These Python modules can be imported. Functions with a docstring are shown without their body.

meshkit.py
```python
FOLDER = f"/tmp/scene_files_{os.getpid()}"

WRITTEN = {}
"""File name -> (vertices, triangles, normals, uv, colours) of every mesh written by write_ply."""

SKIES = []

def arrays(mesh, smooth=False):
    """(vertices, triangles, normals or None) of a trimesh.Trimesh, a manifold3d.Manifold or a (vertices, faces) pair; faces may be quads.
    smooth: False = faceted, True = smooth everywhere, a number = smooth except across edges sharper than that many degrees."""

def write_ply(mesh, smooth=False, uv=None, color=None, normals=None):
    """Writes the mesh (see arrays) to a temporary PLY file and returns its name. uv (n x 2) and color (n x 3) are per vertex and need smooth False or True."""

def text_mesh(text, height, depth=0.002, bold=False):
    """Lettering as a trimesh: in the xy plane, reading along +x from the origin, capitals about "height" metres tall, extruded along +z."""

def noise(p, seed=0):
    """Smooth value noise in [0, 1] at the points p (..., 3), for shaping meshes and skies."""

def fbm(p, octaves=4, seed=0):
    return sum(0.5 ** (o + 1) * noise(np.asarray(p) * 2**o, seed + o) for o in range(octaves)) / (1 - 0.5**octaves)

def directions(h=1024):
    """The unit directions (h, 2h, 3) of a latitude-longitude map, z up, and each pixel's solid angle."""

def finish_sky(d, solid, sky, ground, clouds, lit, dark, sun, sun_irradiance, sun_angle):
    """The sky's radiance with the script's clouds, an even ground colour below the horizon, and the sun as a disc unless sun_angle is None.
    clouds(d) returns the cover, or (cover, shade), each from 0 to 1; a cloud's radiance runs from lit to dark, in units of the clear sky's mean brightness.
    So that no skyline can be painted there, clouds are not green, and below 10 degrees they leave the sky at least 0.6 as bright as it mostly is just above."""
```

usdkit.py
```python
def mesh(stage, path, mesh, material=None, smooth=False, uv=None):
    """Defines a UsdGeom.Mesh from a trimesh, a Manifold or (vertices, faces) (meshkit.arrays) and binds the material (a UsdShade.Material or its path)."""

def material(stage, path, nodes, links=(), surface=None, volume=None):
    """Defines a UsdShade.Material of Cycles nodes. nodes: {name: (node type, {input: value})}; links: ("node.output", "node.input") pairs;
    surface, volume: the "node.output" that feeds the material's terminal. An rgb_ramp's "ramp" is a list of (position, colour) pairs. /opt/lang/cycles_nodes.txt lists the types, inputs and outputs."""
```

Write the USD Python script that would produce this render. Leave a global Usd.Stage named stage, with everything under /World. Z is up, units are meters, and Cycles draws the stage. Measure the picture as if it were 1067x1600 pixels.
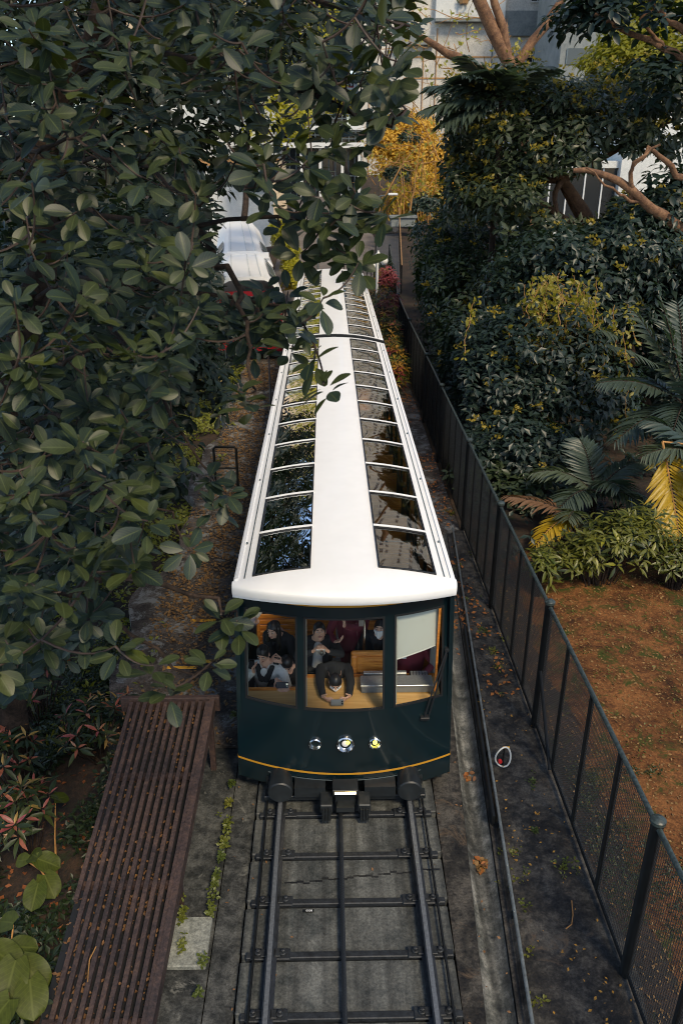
import math, random
import numpy as np, trimesh, manifold3d as m3
import usdkit, meshkit
from pxr import Usd, UsdGeom, UsdLux, UsdShade, Gf, Sdf, Vt

# ------------------------------------------------------------------ camera, sky, sun, exposure
stage = Usd.Stage.CreateInMemory()
UsdGeom.SetStageUpAxis(stage, 'Z')
UsdGeom.SetStageMetersPerUnit(stage, 1.0)
UsdGeom.Xform.Define(stage, '/World')
UsdGeom.Scope.Define(stage, '/World/Looks')
EYE = np.array([-.175, 0., 7.465])
PITCH, YAW, FOCAL_PX = math.radians(24.35), math.radians(1.0), 1248.0
EXPOSURE = 0.93
SUN_DIR = np.array([0.30, -0.62, 0.80]); SUN_DIR /= np.linalg.norm(SUN_DIR)
SUN_STRENGTH, SUN_ANGLE, SKY_STRENGTH = 0.50, 11.0, 0.11
fw = np.array([math.sin(YAW)*math.cos(PITCH), math.cos(YAW)*math.cos(PITCH), -math.sin(PITCH)])
rt = np.array([math.cos(YAW), -math.sin(YAW), 0.]); up = np.cross(rt, fw)
cam = UsdGeom.Camera.Define(stage, '/World/camera')
M = np.eye(4); M[0, :3] = rt; M[1, :3] = up; M[2, :3] = -fw; M[3, :3] = EYE
cam.AddTransformOp().Set(Gf.Matrix4d(*M.ravel().tolist()))
cam.CreateHorizontalApertureAttr(24.0)
cam.CreateFocalLengthAttr(24.0*FOCAL_PX/1067)
cam.CreateClippingRangeAttr(Gf.Vec2f(0.05, 3000))
cam.CreateFStopAttr(2.8); cam.CreateFocusDistanceAttr(9.5)
cam.CreateExposureAttr(EXPOSURE)
sun = UsdLux.DistantLight.Define(stage, '/World/sun')
sun.CreateIntensityAttr(SUN_STRENGTH); sun.CreateAngleAttr(SUN_ANGLE); sun.CreateNormalizeAttr(True)
sun.CreateColorAttr(Gf.Vec3f(1.0, 0.82, 0.57))
sx = np.cross([0, 0, 1.], SUN_DIR); sx /= np.linalg.norm(sx)
M = np.eye(4); M[0, :3] = sx; M[1, :3] = np.cross(SUN_DIR, sx); M[2, :3] = SUN_DIR
sun.AddTransformOp().Set(Gf.Matrix4d(*M.ravel().tolist()))
L = '/World/Looks/'
dome = UsdLux.DomeLight.Define(stage, '/World/sky')
dome.GetPrim().SetCustomDataByKey('kind', 'structure')
dmat = usdkit.material(stage, L+'sky_look', {
    's': ('sky_texture', {'sky_type': 'single_scattering', 'sun_disc': False, 'sun_elevation': float(math.asin(SUN_DIR[2])), 'sun_rotation': float(math.atan2(SUN_DIR[0], SUN_DIR[1]))}),
    'b': ('background_shader', {'strength': SKY_STRENGTH})}, [('s.color', 'b.color')], surface='b.background')
UsdShade.MaterialBindingAPI.Apply(dome.GetPrim()).Bind(dmat)

def ray(px, py):
    return fw + (px-533.5)/FOCAL_PX*rt - (py-800)/FOCAL_PX*up
def at(px, py, depth): return EYE + ray(px, py)*depth
def aty(px, py, y): d = ray(px, py); return EYE + d*(y/d[1])
def atz(px, py, z): d = ray(px, py); return EYE + d*((z-EYE[2])/d[2])

# ------------------------------------------------------------------ things, parts, shapes
_names = {}
def numbered(parent, name):
    k = (parent, name); n = _names.get(k, 0); _names[k] = n+1
    return f'{parent}/{name}' + (f'_{n:03d}' if n else '')
class Node:
    def __init__(s, path, loc): s.path, s.loc = path, np.asarray(loc, float)
def meta(prim, label=None, cat=None, group=None, kind=None):
    for k, v in (('label', label), ('category', cat), ('group', group), ('kind', kind)):
        if v: prim.SetCustomDataByKey(k, v)
def thing(name, label, cat, loc=(0, 0, 0), group=None, kind=None):
    p = numbered('/World', name)
    x = UsdGeom.Xform.Define(stage, p); x.AddTranslateOp().Set(Gf.Vec3d(*map(float, loc)))
    meta(x.GetPrim(), label, cat, group, kind)
    return Node(p, loc)
class MB:
    """collects shapes in world space into one mesh"""
    def __init__(s): s.v, s.f, s.u, s.n = [], [], [], 0
    def add(s, v, f, uv=None):
        v = np.asarray(v, float).reshape(-1, 3); f = np.asarray(f, int)
        if f.size == 0: return s
        if f.shape[1] == 4: f = np.vstack([f[:, [0, 1, 2]], f[:, [0, 2, 3]]])
        s.v.append(v); s.f.append(f+s.n); s.n += len(v)
        s.u.append(np.zeros((len(v), 2)) if uv is None else np.asarray(uv)); return s
    def tm(s, m): return s.add(m.vertices, m.faces)
    def man(s, m):
        a = m.to_mesh(); return s.add(a.vert_properties[:, :3], a.tri_verts)
    def box(s, lo, hi, R=None, c=None, ch=0.0):
        lo, hi = np.asarray(lo, float), np.asarray(hi, float)
        if ch > 0:
            pts = []
            for sx_ in (0, 1):
                for sy_ in (0, 1):
                    for sz_ in (0, 1):
                        b = np.where([sx_, sy_, sz_], hi, lo); sg = np.where([sx_, sy_, sz_], -1, 1)
                        for k in range(3):
                            q = b + sg*ch; q[k] = b[k]; pts.append(q)
            m = m3.Manifold.hull_points(np.array(pts)).to_mesh(); v, f = m.vert_properties[:, :3].astype(float), m.tri_verts
        else:
            v = np.array([[x, y, z] for x in (lo[0], hi[0]) for y in (lo[1], hi[1]) for z in (lo[2], hi[2])])
            f = np.array([[0, 1, 3, 2], [4, 6, 7, 5], [0, 4, 5, 1], [2, 3, 7, 6], [0, 2, 6, 4], [1, 5, 7, 3]])
        if R is not None:
            cc = np.asarray(c if c is not None else (lo+hi)/2); v = (v-cc)@np.asarray(R).T+cc
        return s.add(v, f)
    def tube(s, pts, r, n=6, cap=True):
        p = np.asarray(pts, float); r = np.broadcast_to(np.asarray(r, float), (len(p),))
        t = np.gradient(p, axis=0); t /= np.linalg.norm(t, axis=1, keepdims=True)+1e-12
        a = np.cross(t[0], [0, 0, 1.] if abs(t[0, 2]) < .9 else [1., 0, 0]); A = []
        for k in range(len(p)):
            a = a - t[k]*(a@t[k]); a = a/(np.linalg.norm(a)+1e-12); A.append(a)
        A = np.array(A); B = np.cross(t, A); g = np.arange(n)*2*np.pi/n
        v = p[:, None]+r[:, None, None]*(np.cos(g)[None, :, None]*A[:, None]+np.sin(g)[None, :, None]*B[:, None])
        i, j = np.meshgrid(np.arange(len(p)-1), np.arange(n), indexing='ij')
        q = np.stack([i*n+j, i*n+(j+1) % n, (i+1)*n+(j+1) % n, (i+1)*n+j], -1).reshape(-1, 4)
        f = np.vstack([q[:, [0, 1, 2]], q[:, [0, 2, 3]]])
        if cap:
            e = (len(p)-1)*n
            f = np.vstack([f, [[0, k+1, k] for k in range(1, n-1)], [[e, e+k, e+k+1] for k in range(1, n-1)]])
        return s.add(v.reshape(-1, 3), f)
    def rev(s, prof, c, axis=(0, 0, 1), n=24):
        """prof: (radius, along axis) pairs"""
        ax = np.asarray(axis, float); ax /= np.linalg.norm(ax)
        a = np.cross(ax, [0, 0, 1.] if abs(ax[2]) < .9 else [1., 0, 0]); a /= np.linalg.norm(a); b = np.cross(ax, a)
        g = np.arange(n)*2*np.pi/n; ring = np.cos(g)[:, None]*a+np.sin(g)[:, None]*b
        v = np.concatenate([np.asarray(c)+ring*r_+ax*h for r_, h in prof])
        i, j = np.meshgrid(np.arange(len(prof)-1), np.arange(n), indexing='ij')
        q = np.stack([i*n+j, i*n+(j+1) % n, (i+1)*n+(j+1) % n, (i+1)*n+j], -1).reshape(-1, 4)
        return s.add(v, q)
    def sheet(s, P, close=False):
        """P (n, m, 3) grid"""
        P = np.asarray(P, float); n, m = P.shape[:2]
        i, j = np.meshgrid(np.arange(n-1), np.arange(m-1), indexing='ij')
        q = np.stack([i*m+j, (i+1)*m+j, (i+1)*m+j+1, i*m+j+1], -1).reshape(-1, 4)
        U, V = np.meshgrid(np.linspace(0, 1, n), np.linspace(0, 1, m), indexing='ij')
        return s.add(P.reshape(-1, 3), q, np.stack([U, V], -1).reshape(-1, 2))
    def slab(s, P, off):
        """grid P thickened by the vector(s) off, closed"""
        P = np.asarray(P, float); Q = P+np.asarray(off); n, m = P.shape[:2]
        s.sheet(P); s.sheet(Q[:, ::-1])
        s.sheet(np.stack([P[0], Q[0]], 1)); s.sheet(np.stack([Q[-1], P[-1]], 1))
        s.sheet(np.stack([Q[:, 0], P[:, 0]], 1)); s.sheet(np.stack([P[:, -1], Q[:, -1]], 1))
        return s
    def prism(s, poly, z0, z1):
        m = m3.CrossSection([np.asarray(poly, float)]).extrude(z1-z0).translate([0, 0, z0]); return s.man(m)
    def put(s, node, name, mat, smooth=False, label=None, kind=None, uv=False):
        if not s.v: return None
        v = np.vstack(s.v)-node.loc; f = np.vstack(s.f); p = numbered(node.path, name)
        m = usdkit.mesh(stage, p, (v, f), mat, smooth, np.vstack(s.u) if uv else None)
        m.CreateDoubleSidedAttr(True)
        meta(m.GetPrim(), label, None, None, kind)
        return Node(p, node.loc)
    def top(s, name, mat, label=None, cat=None, group=None, kind=None, smooth=False, uv=False):
        v = np.vstack(s.v); f = np.vstack(s.f); p = numbered('/World', name)
        m = usdkit.mesh(stage, p, (v, f), mat, smooth, np.vstack(s.u) if uv else None)
        m.CreateDoubleSidedAttr(True)
        meta(m.GetPrim(), label, cat, group, kind)
        return Node(p, (0, 0, 0))
def copy_thing(src, name, loc, rz=0., scale=1., label=None, cat=None, group=None):
    p = numbered('/World', name)
    x = UsdGeom.Xform.Define(stage, p)
    x.AddTranslateOp().Set(Gf.Vec3d(*map(float, loc))); x.AddRotateZOp().Set(float(rz)); x.AddScaleOp().Set(Gf.Vec3f(scale, scale, scale))
    x.GetPrim().GetReferences().AddInternalReference(src.path); x.GetPrim().SetInstanceable(True)
    meta(x.GetPrim(), label, cat, group); return Node(p, loc)
def Rz(a): c, s = math.cos(a), math.sin(a); return np.array([[c, -s, 0], [s, c, 0], [0, 0, 1.]])
def Rx(a): c, s = math.cos(a), math.sin(a); return np.array([[1., 0, 0], [0, c, -s], [0, s, c]])
def unit(v): v = np.asarray(v, float); return v/(np.linalg.norm(v, axis=-1, keepdims=True)+1e-12)

# ------------------------------------------------------------------ materials
def plain(name, col, rough=.5, metal=0., coat=0., spec=.5, bump=0., bscale=60., vary=0., vscale=4., coat_rough=.05):
    n = {'p': ('principled_bsdf', {'base_color': col, 'roughness': rough, 'metallic': metal, 'coat_weight': coat, 'specular_ior_level': spec, 'coat_roughness': coat_rough})}; l = []
    if vary or bump:
        n['g'] = ('geometry', {})
    if vary:
        c = np.array(col)
        n['n'] = ('noise_texture', {'scale': vscale, 'detail': 5., 'roughness': .65}); l += [('g.position', 'n.vector')]
        n['r'] = ('rgb_ramp', {'ramp': [(.3, tuple(c*(1-vary))), (.7, tuple(np.minimum(c*(1+vary), .9)))]}); l += [('n.fac', 'r.fac'), ('r.color', 'p.base_color')]
    if bump:
        n['n2'] = ('noise_texture', {'scale': bscale, 'detail': 4.}); n['b'] = ('bump', {'strength': bump, 'distance': .01})
        l += [('g.position', 'n2.vector'), ('n2.fac', 'b.height'), ('b.normal', 'p.normal')]
    return usdkit.material(stage, L+name, n, l, surface='p.BSDF')
def stained(name, dark, mid, light, s1=1.1, s2=9., rough=(.5, .9), bump=.35, streak=None, spots=None, spot_at=(.62, .7), spec=.4):
    """ground-like surface: three tones mixed by two noises, an optional spot colour, fine grain relief"""
    n = {'g': ('geometry', {}), 'n1': ('noise_texture', {'scale': s1, 'detail': 6., 'roughness': .7, 'distortion': .5}), 'n2': ('noise_texture', {'scale': s2, 'detail': 7., 'roughness': .75}),
         'n3': ('noise_texture', {'scale': 38., 'detail': 5., 'roughness': .8}), 'm1': ('math', {'math_type': 'multiply_add', 'value2': .55, 'value3': 0.}), 'm2': ('math', {'math_type': 'multiply_add', 'value2': .45}),
         'r': ('rgb_ramp', {'ramp': [(.385, dark), (.475, mid), (.585, light)]}), 'mx': ('mix_color', {'blend_type': 'multiply', 'fac': .7}),
         'r3': ('rgb_ramp', {'ramp': [(.36, (.42, .42, .42)), (.5, (.95, .95, .95)), (.64, (1.5, 1.5, 1.5))]}), 'rr': ('map_range', {'from_min': .3, 'from_max': .7, 'to_min': rough[0], 'to_max': rough[1]}),
         'p': ('principled_bsdf', {'specular_ior_level': spec}), 'b': ('bump', {'strength': bump, 'distance': .012})}
    l = [('n1.fac', 'm1.value1'), ('n2.fac', 'm2.value1'), ('m1.value', 'm2.value3'), ('m2.value', 'r.fac'), ('n3.fac', 'r3.fac'), ('r.color', 'mx.a'), ('r3.color', 'mx.b'),
         ('n2.fac', 'rr.value'), ('rr.result', 'p.roughness'), ('n2.fac', 'b.height'), ('b.normal', 'p.normal')]
    for k in ('n1', 'n2', 'n3'): l.append(('g.position', k+'.vector'))
    last = 'mx.result'
    if streak:   # soft bands along the track
        n |= {'mp': ('mapping', {'scale': (7., .35, 7.)}), 'n4': ('noise_texture', {'scale': 1., 'detail': 4.}), 'r4': ('rgb_ramp', {'ramp': [(.38, (1-streak,)*3), (.62, (1+streak,)*3)]}), 'mx2': ('mix_color', {'blend_type': 'multiply', 'fac': 1.})}
        l += [('g.position', 'mp.vector'), ('mp.vector', 'n4.vector'), ('n4.fac', 'r4.fac'), (last, 'mx2.a'), ('r4.color', 'mx2.b')]; last = 'mx2.result'
    if spots:
        n |= {'n5': ('noise_texture', {'scale': 2.3, 'detail': 8., 'roughness': .8, 'distortion': .6}), 'r5': ('rgb_ramp', {'ramp': [(spot_at[0], (0, 0, 0)), (spot_at[1], (1, 1, 1))]}), 'mx5': ('mix_color', {'b': spots})}
        n['off5'] = ('mapping', {'location': (13.7, 4.1, 2.)})
        l += [('g.position', 'off5.vector'), ('off5.vector', 'n5.vector'), ('n5.fac', 'r5.fac'), ('r5.color', 'mx5.fac'), (last, 'mx5.a')]; last = 'mx5.result'
    l.append((last, 'p.base_color'))
    return usdkit.material(stage, L+name, n, l, surface='p.BSDF')
def leafmat(name, ramp, rough=.42, trans=.25, tint=None, vein=None, spec=.45, under=None):
    """each leaf takes its tone from the ramp; light passes through; paler midrib and side veins where the mesh has uv"""
    n = {'g': ('geometry', {}), 'o': ('object_info', {}), 'ad': ('math', {'math_type': 'add'}), 'fr': ('math', {'math_type': 'fraction'}), 'r': ('rgb_ramp', {'ramp': ramp}),
         'nz': ('noise_texture', {'scale': 23., 'detail': 3.}), 'rz': ('rgb_ramp', {'ramp': [(.3, (.8, .8, .8)), (.7, (1.2, 1.2, 1.2))]}), 'mz': ('mix_color', {'blend_type': 'multiply', 'fac': 1.}),
         'p': ('principled_bsdf', {'roughness': rough, 'specular_ior_level': spec}), 't': ('translucent_bsdf', {}), 'tc': ('mix_color', {'blend_type': 'multiply', 'fac': 1., 'b': tint or (1.5, 1.6, .7)}),
         'm': ('mix_closure', {'fac': trans})}
    l = [('g.random_per_island', 'ad.value1'), ('o.random', 'ad.value2'), ('ad.value', 'fr.value1'), ('fr.value', 'r.fac'), ('g.position', 'nz.vector'), ('nz.fac', 'rz.fac'), ('r.color', 'mz.a'), ('rz.color', 'mz.b')]
    last = 'mz.result'
    if under:
        n['un'] = ('mix_color', {'b': under}); n['ub'] = ('math', {'math_type': 'multiply', 'value2': .75})
        l += [('g.backfacing', 'ub.value1'), ('ub.value', 'un.fac'), (last, 'un.a')]; last = 'un.result'
    if vein:
        n |= {'tcoord': ('texture_coordinate', {}), 'sp': ('separate_xyz', {}), 'v0': ('math', {'math_type': 'subtract', 'value2': .5}), 'va': ('math', {'math_type': 'absolute'}),
              'u7': ('math', {'math_type': 'multiply', 'value2': 8.}), 'v5': ('math', {'math_type': 'multiply', 'value2': 5.}), 'df': ('math', {'math_type': 'subtract'}), 'sf': ('math', {'math_type': 'pingpong', 'value2': .5}),
              'lt': ('map_range', {'from_min': .0, 'from_max': .10, 'to_min': .55, 'to_max': 0., 'clamp': True}), 'mr': ('map_range', {'from_min': .015, 'from_max': .05, 'to_min': .9, 'to_max': 0., 'clamp': True}),
              'mxx': ('math', {'math_type': 'maximum'}), 'vm': ('mix_color', {'b': vein})}
        l += [('tcoord.UV', 'sp.vector'), ('sp.y', 'v0.value1'), ('v0.value', 'va.value1'), ('sp.x', 'u7.value1'), ('va.value', 'v5.value1'), ('u7.value', 'df.value1'), ('v5.value', 'df.value2'), ('df.value', 'sf.value1'),
              ('sf.value', 'lt.value'), ('va.value', 'mr.value'), ('lt.result', 'mxx.value1'), ('mr.result', 'mxx.value2'), ('mxx.value', 'vm.fac'), (last, 'vm.a')]; last = 'vm.result'
    l += [(last, 'p.base_color'), (last, 'tc.a'), ('tc.result', 't.color'), ('p.BSDF', 'm.closure1'), ('t.BSDF', 'm.closure2')]
    return usdkit.material(stage, L+name, n, l, surface='m.closure')
def glassmat(name, tint, ior=1.5, rough=0.):
    return usdkit.material(stage, L+name, {'t': ('transparent_bsdf', {'color': tint}), 'g': ('glossy_bsdf', {'color': (1, 1, 1), 'roughness': rough}), 'f': ('fresnel', {'IOR': ior}), 'm': ('mix_closure', {})},
                           [('f.fac', 'm.fac'), ('t.BSDF', 'm.closure1'), ('g.BSDF', 'm.closure2')], surface='m.closure')
def emit(name, col, s):
    return usdkit.material(stage, L+name, {'e': ('emission', {'color': col, 'strength': s})}, [], surface='e.emission')
def wood(name, a, b, sc=(3., 40., 40.), rough=.35, coat=.3):
    return usdkit.material(stage, L+name, {'g': ('geometry', {}), 'mp': ('mapping', {'scale': sc}), 'n': ('noise_texture', {'scale': 1., 'detail': 5., 'distortion': .8}), 'r': ('rgb_ramp', {'ramp': [(.3, a), (.7, b)]}),
                                           'p': ('principled_bsdf', {'roughness': rough, 'coat_weight': coat})},
                           [('g.position', 'mp.vector'), ('mp.vector', 'n.vector'), ('n.fac', 'r.fac'), ('r.color', 'p.base_color')], surface='p.BSDF')
K = {}
K['slab'] = stained('slab_concrete', (.026, .030, .029), (.050, .054, .051), (.088, .092, .085), 1.3, 9., (.4, .85), .35, streak=.35)
K['walk_l'] = stained('old_walk_concrete', (.010, .012, .012), (.028, .030, .029), (.075, .078, .073), 1.5, 8., (.45, .9), .6, spots=(.12, .122, .11), spot_at=(.60, .66), spec=.25)
K['walk_r'] = stained('wet_walk_concrete', (.008, .008, .008), (.023, .022, .020), (.072, .067, .058), 1.9, 9., (.4, .9), .8, spots=(.085, .062, .042), spot_at=(.565, .65), spec=.25)
K['gutter'] = stained('gutter_concrete', (.022, .024, .023), (.070, .074, .068), (.16, .162, .15), 1.9, 8., (.4, .85), .5, streak=.45)
K['patch'] = stained('patch_concrete', (.10, .11, .10), (.17, .18, .16), (.24, .25, .22), 4., 14.)
K['soil'] = stained('leaf_soil', (.020, .009, .004), (.085, .034, .011), (.19, .080, .026), 1.7, 18., (.8, 1.), 1., spots=(.032, .042, .007), spot_at=(.515, .60), spec=.2)
K['litter_ground'] = stained('litter_ground', (.016, .014, .013), (.048, .040, .034), (.11, .095, .083), 1.5, 14., (.7, 1.), .8, spots=(.17, .175, .17), spot_at=(.52, .57), spec=.2)
K['dark_ground'] = stained('dark_ground', (.006, .005, .004), (.020, .014, .009), (.050, .028, .016), 1.2, 14., (.8, 1.), 1., spots=(.018, .024, .008), spot_at=(.56, .62))
K['paving'] = stained('far_paving', (.07, .06, .05), (.12, .10, .085), (.17, .15, .13), .5, 4.)
K['asphalt'] = stained('asphalt', (.04, .04, .042), (.05, .05, .052), (.07, .07, .07), .5, 20.)
K['rust'] = stained('rusted_steel', (.014, .010, .011), (.030, .019, .018), (.058, .034, .026), 1.8, 18., (.5, .8), .4)
K['rail'] = plain('rail_steel', (.035, .038, .042), .42, .6, vary=.4, vscale=14., bump=.2)
K['railtop'] = plain('rail_head_steel', (.17, .18, .185), .42, .6, vary=.3, vscale=30.)
K['tie'] = plain('sleeper_steel', (.018, .021, .024), .55, .3, vary=.5, vscale=16., bump=.3)
K['rope'] = plain('cable_steel', (.028, .032, .036), .4, .6)
K['black'] = plain('black_steel', (.005, .006, .0065), .5, .0, spec=.3, vary=.4, vscale=9.)
K['rail_worn'] = plain('worn_rail_paint', (.03, .042, .040), .4, .1, vary=.75, vscale=25., bump=.2)
K['pipe'] = plain('galvanised_pipe', (.17, .19, .19), .4, .5, vary=.4, vscale=9.)
K['mesh_wire'] = plain('mesh_wire', (.012, .014, .016), .5)
K['green'] = plain('dark_green_paint', (.0022, .0078, .0098), .25, 0., coat=.3, vary=.12, vscale=2.)
K['under'] = plain('underframe_black', (.008, .011, .013), .5, .1, vary=.4, vscale=12.)
K['grey_under'] = plain('underframe_grey', (.020, .024, .026), .45, .4, vary=.3, vscale=12.)
K['white'] = plain('white_roof_paint', (.80, .81, .80), .35, coat=.2, vary=.03, vscale=3.)
K['gold'] = plain('gold_line_paint', (.50, .24, .02), .35, .2)
K['chrome'] = plain('chrome', (.55, .56, .55), .15, 1.)
K['silver'] = plain('brushed_aluminium', (.42, .44, .44), .35, .7, vary=.15, vscale=40.)
K['console'] = plain('console_grey', (.20, .22, .225), .45, .2)
K['rubber'] = plain('rubber_black', (.006, .007, .008), .5)
K['wood'] = wood('varnished_slats', (.40, .125, .018), (.68, .28, .055), (3., 30., 30.))
K['desk'] = wood('pale_desk_wood', (.52, .30, .10), (.66, .42, .17), (2., 30., 30.), .4, .2)
K['floor'] = plain('tram_floor', (.26, .25, .23), .5, vary=.3)
K['inner'] = plain('tram_lining', (.30, .30, .28), .6)
K['blind'] = plain('roller_blind', (.40, .43, .40), .8, bump=.1, bscale=300.)
K['alu'] = plain('window_edge_metal', (.40, .40, .36), .4, .5)
K['glass'] = glassmat('windscreen_glass', (.95, .97, .96), 1.28)
K['skyglass'] = glassmat('skylight_glass', (.74, .77, .76), 2.3, .008)
K['paneglass'] = glassmat('house_glass', (.25, .28, .30), 1.6)
K['darkglass'] = plain('dark_window_glass', (.012, .015, .017), .08, 0., spec=.8)
K['lamp_on'] = emit('lamp_lit', (.95, .85, .10), 2.2)
K['led'] = emit('led_lit', (1., .72, .30), 9.0)
K['skin'] = plain('skin', (.62, .37, .26), .5, vary=.08, vscale=12.)
K['skin2'] = plain('skin_tan', (.56, .32, .21), .5, vary=.08, vscale=12.)
K['hair'] = plain('black_hair', (.010, .009, .010), .4)
K['hair2'] = plain('brown_hair', (.035, .02, .013), .45)
for nm, c in dict(c_black=(.012, .014, .017), c_grey=(.33, .33, .32), c_white=(.55, .55, .53), c_pink=(.60, .46, .46), c_maroon=(.14, .016, .03), c_navy=(.015, .02, .03), c_char=(.05, .05, .055), c_jean=(.03, .035, .05)).items():
    K[nm] = plain('cloth_'+nm[2:], c, .85, bump=.25, bscale=90., vary=.15, vscale=14.)
K['mask'] = plain('white_mask', (.70, .71, .70), .8)
K['eye'] = plain('eye_dark', (.012, .008, .006), .2)
K['eyew'] = plain('eye_white', (.55, .53, .5), .3)
K['lip'] = plain('lip', (.30, .10, .08), .5)
K['yellow'] = plain('yellow_paint', (.60, .30, .02), .6, vary=.2, vscale=10.)
K['red'] = plain('red_paint', (.22, .010, .016), .3, coat=.3)
K['redplain'] = plain('red_plastic', (.5, .02, .02), .4)
K['hose'] = plain('white_hose', (.55, .57, .55), .45)
K['bark'] = stained('bark', (.008, .006, .005), (.022, .015, .011), (.048, .032, .023), 4., 22., (.7, .95), .9, spec=.2)
K['bark_warm'] = stained('bark_warm', (.06, .030, .016), (.13, .065, .033), (.22, .12, .06), 3., 16., (.7, .95), .9)
K['twig'] = plain('twig', (.032, .018, .011), .65, vary=.4, vscale=12.)
K['twig_y'] = plain('twig_straw', (.30, .15, .04), .7, vary=.4, vscale=5.)
K['render_wall'] = stained('weathered_render', (.34, .34, .31), (.48, .465, .42), (.60, .56, .48), .12, 1.1, (.8, .95), .15, streak=.12)
K['white_wall'] = stained('white_wall', (.42, .44, .43), (.55, .57, .55), (.62, .63, .60), .4, 3., (.8, .95), .1)
K['grey_wall'] = stained('grey_wall', (.10, .12, .12), (.16, .18, .18), (.22, .24, .23), .5, 4.)
K['sand_wall'] = plain('sand_wall', (.50, .40, .27), .85, vary=.15)
K['trim'] = plain('orange_trim', (.36, .20, .08), .8, vary=.2)
K['steel_grey'] = plain('grey_steel', (.12, .15, .16), .45, .4, vary=.2)
K['white_paint'] = plain('white_rail_paint', (.62, .64, .63), .5)
K['globe'] = plain('lamp_globe', (.72, .72, .68), .35)
# leaves
def tones(*cs): return [(i/(len(cs)-1), c) for i, c in enumerate(cs)]
G = {}
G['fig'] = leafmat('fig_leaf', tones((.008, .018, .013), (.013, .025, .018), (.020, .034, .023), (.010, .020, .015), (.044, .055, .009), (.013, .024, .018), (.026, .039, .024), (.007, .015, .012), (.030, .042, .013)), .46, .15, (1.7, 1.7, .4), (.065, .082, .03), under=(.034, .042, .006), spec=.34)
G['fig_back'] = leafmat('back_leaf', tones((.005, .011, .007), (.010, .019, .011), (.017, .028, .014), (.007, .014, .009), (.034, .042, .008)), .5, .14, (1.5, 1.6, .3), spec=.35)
G['umbrella'] = leafmat('umbrella_leaf', tones((.010, .021, .017), (.019, .033, .024), (.032, .048, .032), (.014, .027, .020), (.023, .039, .027), (.056, .064, .013)), .40, .18, (1.5, 1.6, .3), spec=.4)
G['olive'] = leafmat('olive_leaf', tones((.014, .027, .014), (.028, .043, .016), (.052, .064, .016), (.022, .036, .018), (.040, .054, .018), (.10, .10, .012)), .42, .22, (1.5, 1.6, .3), spec=.4)
G['ivy'] = leafmat('climber_leaf', tones((.040, .060, .016), (.08, .10, .018), (.05, .075, .018), (.16, .17, .02), (.05, .07, .02), (.24, .20, .012)), .45, .3)
G['yellowgreen'] = leafmat('yellowgreen_leaf', tones((.022, .036, .014), (.05, .068, .014), (.14, .15, .012), (.03, .046, .02), (.23, .22, .014), (.028, .042, .018), (.085, .10, .014)), .4, .3)
G['bloom'] = leafmat('ochre_bloom', tones((.24, .15, .010), (.38, .25, .012), (.20, .16, .02), (.12, .11, .012)), .6, .3)
G['gold'] = leafmat('gold_leaf', tones((.46, .28, .025), (.66, .44, .06), (.50, .30, .04), (.26, .27, .05), (.70, .52, .11), (.46, .25, .03)), .5, .4, (1.25, 1.15, .7))
G['lime'] = leafmat('lime_leaf', tones((.22, .22, .01), (.34, .31, .015), (.16, .18, .02), (.28, .24, .01)), .5, .4, (1.3, 1.3, .5))
G['croton'] = leafmat('croton_leaf', tones((.05, .06, .03), (.26, .035, .03), (.10, .11, .02), (.34, .19, .02), (.14, .03, .04), (.09, .12, .02), (.30, .08, .03)), .4, .3)
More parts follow.
